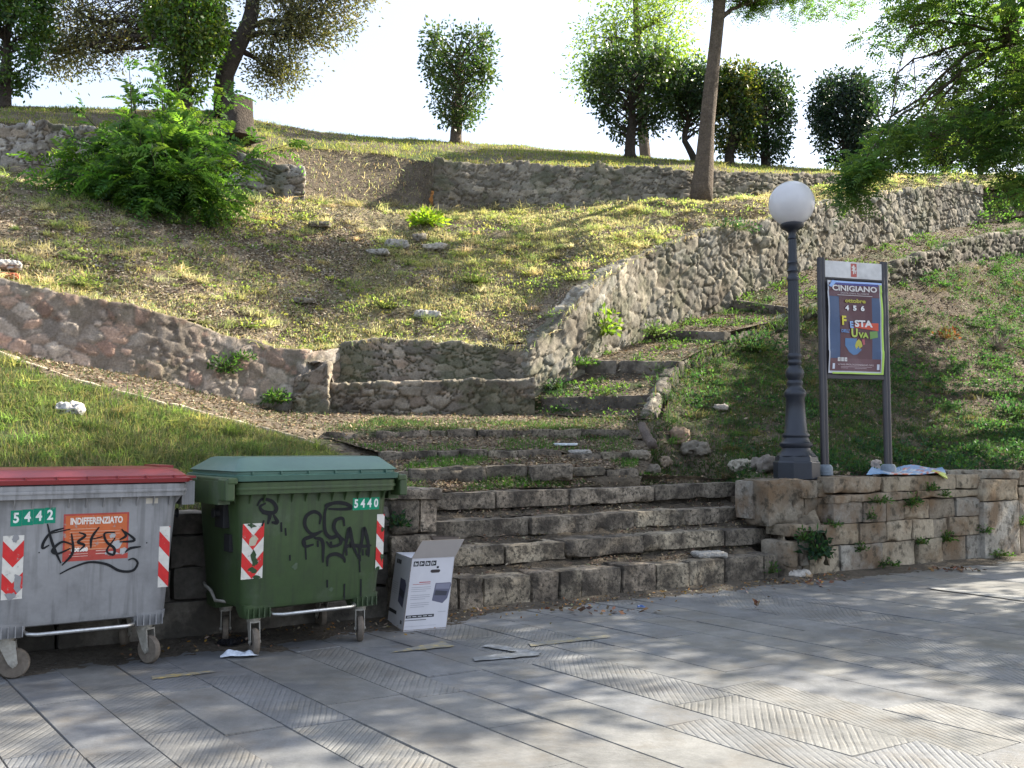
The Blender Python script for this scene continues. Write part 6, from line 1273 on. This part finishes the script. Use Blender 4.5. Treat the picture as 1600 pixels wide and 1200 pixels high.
clumps('ground_cover', GS, 420, 20, .15, .10, .055, ((.04, .085, .035), (.06, .11, .035)), lambda P: sst(fbm(P, 1.3, 3, 82), -.1, .3) + .04, 'small weeds along the narrow climbing steps', 'ground cover')
for k in (4, 5, 6):
    P, N = scatter(gr_[k], 2000, rng, lambda P: sst(fbm(P, 1.3, 2, 90 + k), .05, .25) + .004); o, _ = blades('grass', P, N, .03 + .06 * rng.random(len(P)), .007, gcol(len(P), ((.05, .13, .02), (.06, .14, .025)), rng), rng, .9); stuff(o, ('fresh green grass on the %s soil tread of the wide steps' % {4: 'lowest', 5: 'middle', 6: 'upper'}[k]), 'grass')
P, N = scatter(GP, 9000, rng, lambda P: (sst(P[..., 1], 15.2, 13.9) * sst(P[..., 0], -2.6, -1.8) + .05) * (.2 + sst(fbm(P, 1.2, 2, 91), -.2, .2))); o, _ = blades('grass', P, N, .03 + .06 * rng.random(len(P)), .008, gcol(len(P), GC3, rng), rng, 1.); stuff(o, 'green grass on the level ground in front of the stone bench', 'grass')
def litter(G, n, dens, label, cols=((.24, .17, .10), (.17, .12, .075), (.30, .24, .16), (.13, .10, .07)), L=.06, lift=.012, seed=0):
    P, N = scatter(G, n, rng, dens); t = unit(rng.normal(size=(n, 3)) * np.array([1, 1, .25])); s = unit(np.cross(N + .5 * rng.normal(size=(n, 3)), t))
    o = leafobj('leaf_litter', cards(P + N * lift, t, s, L * (.5 + .9 * rng.random(n)), L * .5 * (.5 + rng.random(n))), gcol(n, cols, rng, .3, .08), M_litter); return stuff(o, label, 'fallen leaves')
litter(GH, 150000, lambda P: .3 + sst(fbm(P, 1.1, 3, 95), -.3, .4), 'dry fallen leaves and straw strewn over the hillside', ((.34, .28, .20), (.22, .175, .12), (.42, .37, .29), (.12, .095, .07), (.17, .13, .09)), .058)
litter(GG, 16000, None, 'dead leaves and twigs on the right slope', L=.07)
litter(GU, 2500, None, 'dead leaves and twigs at the edges of the upper treads')
litter(GP, 9000, None, 'dead leaves on the upper path')
litter(GS, 14000, None, 'dead leaves on the narrow climbing steps')
litter(GB, 5000, None, 'dry leaves on the bank between the upper walls')
for k in (4, 5, 6): litter(gr_[k], 3500, None, 'dead leaves on the %s soil tread' % {4: 'lowest', 5: 'middle', 6: 'upper'}[k], L=.05)
for i_ in (1, 2, 3):
    n = 520; A, B = S[i_]; t = rng.random((n, 1)); w_ = .16 + .32 * rng.random((n, 1)) ** .6; P = A + (B - A) * t + V * w_ + ZZ * (.012 + .05 * sst(w_, .28, .5)); P = P[fbm(P, 1.5, 3, 60 + i_) > -.2]; n = len(P)
    d = unit(rng.normal(size=(n, 3)) * np.array([1, 1, .35])); s_ = unit(np.cross(ZZ + .6 * rng.normal(size=(n, 3)), d)); stuff(leafobj('leaf_litter', cards(P, d, s_, .04 * (.5 + rng.random(n)), .02), gcol(n, ((.16, .11, .07), (.10, .075, .05), (.22, .18, .12)), rng, .3), M_litter), 'dead leaves gathered on the %s stone tread' % {1: 'lowest', 2: 'second', 3: 'third'}[i_], 'fallen leaves')
# debris blown against the foot of the steps and under the bins
n = 900; u_ = rng.random(n) * 8 + 1.2; v_ = 7.98 - np.abs(rng.normal(size=n)) * .28; P = u_[:, None] * U + v_[:, None] * V + ZZ * .022; t = unit(rng.normal(size=(n, 3)) * np.array([1, 1, .3])); s = unit(np.cross(ZZ + .6 * rng.normal(size=(n, 3)), t))
stuff(leafobj('leaf_litter', cards(P, t, s, .035 * (.5 + rng.random(n)), .02), gcol(n, ((.22, .13, .06), (.12, .09, .06), (.3, .25, .17), (.32, .17, .04)), rng, .3), M_litter), 'small dead leaves blown along the edge of the street', 'fallen leaves')
for q, (px, py, nn_, lab) in enumerate(((1480, 892, 60, 'heap of dead leaves on the street below the right wall'), (930, 958, 34, 'small heap of dead leaves on the street before the steps'), (1186, 952, 8, 'curled brown leaf standing on the paving'), (1270, 912, 30, 'dead leaves beside the white stone on the street'))):
    c = atz(px, py); P = c + rng.normal(size=(nn_, 3)) * np.array([.22, .08, .0]) + ZZ * (.008 + .03 * rng.random((nn_, 1))); t = unit(rng.normal(size=(nn_, 3)) * np.array([1, 1, .4])); s = unit(np.cross(ZZ + .7 * rng.normal(size=(nn_, 3)), t))
    if nn_ < 10: P = c + rng.normal(size=(nn_, 3)) * .02 + ZZ * .02; t = unit(t + ZZ)
    o = leafobj('leaf_pile', cards(P, t, s, .07, .04), gcol(nn_, ((.14, .07, .04), (.2, .12, .06), (.10, .06, .04)), rng, .3), M_litter); stuff(o, lab, 'fallen leaves')
P, N = scatter(GG, 4000, rng, lambda P: sst(P[..., 1], 13.6, 12.4) * sst(P[..., 0], 3.2, 2.2) + .001); o, _ = blades('grass', P, N, .04 + .06 * rng.random(len(P)), .008, gcol(len(P), GC3, rng), rng, 1.); stuff(o, 'grass at the right end of the upper treads', 'grass')
# bare twigs and the dry bush on the right slope
b = MB(); c = hit(1555, 545, GG)
for k in range(46):
    d = unit(rng.normal(size=3) * np.array([1, .6, .5]) + ZZ * .7); L_ = .25 + .45 * rng.random(); m = d * L_ * .5 + rng.normal(size=3) * .06; b.tube(np.array([(0, 0, 0), m, d * L_ + rng.normal(size=3) * .08]), [.009, .006, .003], 4, caps=False)
o = b.build('dry_bush', mat('dry_twig', (.20, .165, .14), rough=.9, bump=None)); o.location = c; tag(o, 'leafless grey dry bush on the right slope near the picture edge', 'shrub')
for px, py, Y0, lab, cols, n, rr in ((1480, 530, 0, 'reddish-leaved plant on the right slope beside the dry bush', ((.13, .045, .03), (.10, .05, .03)), 90, .35), (1440, 300, 0, '', (), 0, 0), (1585, 650, 0, 'dark bushy plant low on the right slope at the picture edge', DARKG, 380, .5), (1180, 548, 0, 'dark fern-like clump behind the lamp post on the right slope', DARKG, 480, .7), (1570, 515, 0, '', (), 0, 0)):
    if n: weed(px, py, 0, rr, rr * .55, lab, px, cols, n, .09, P=hit(px, py, GG))
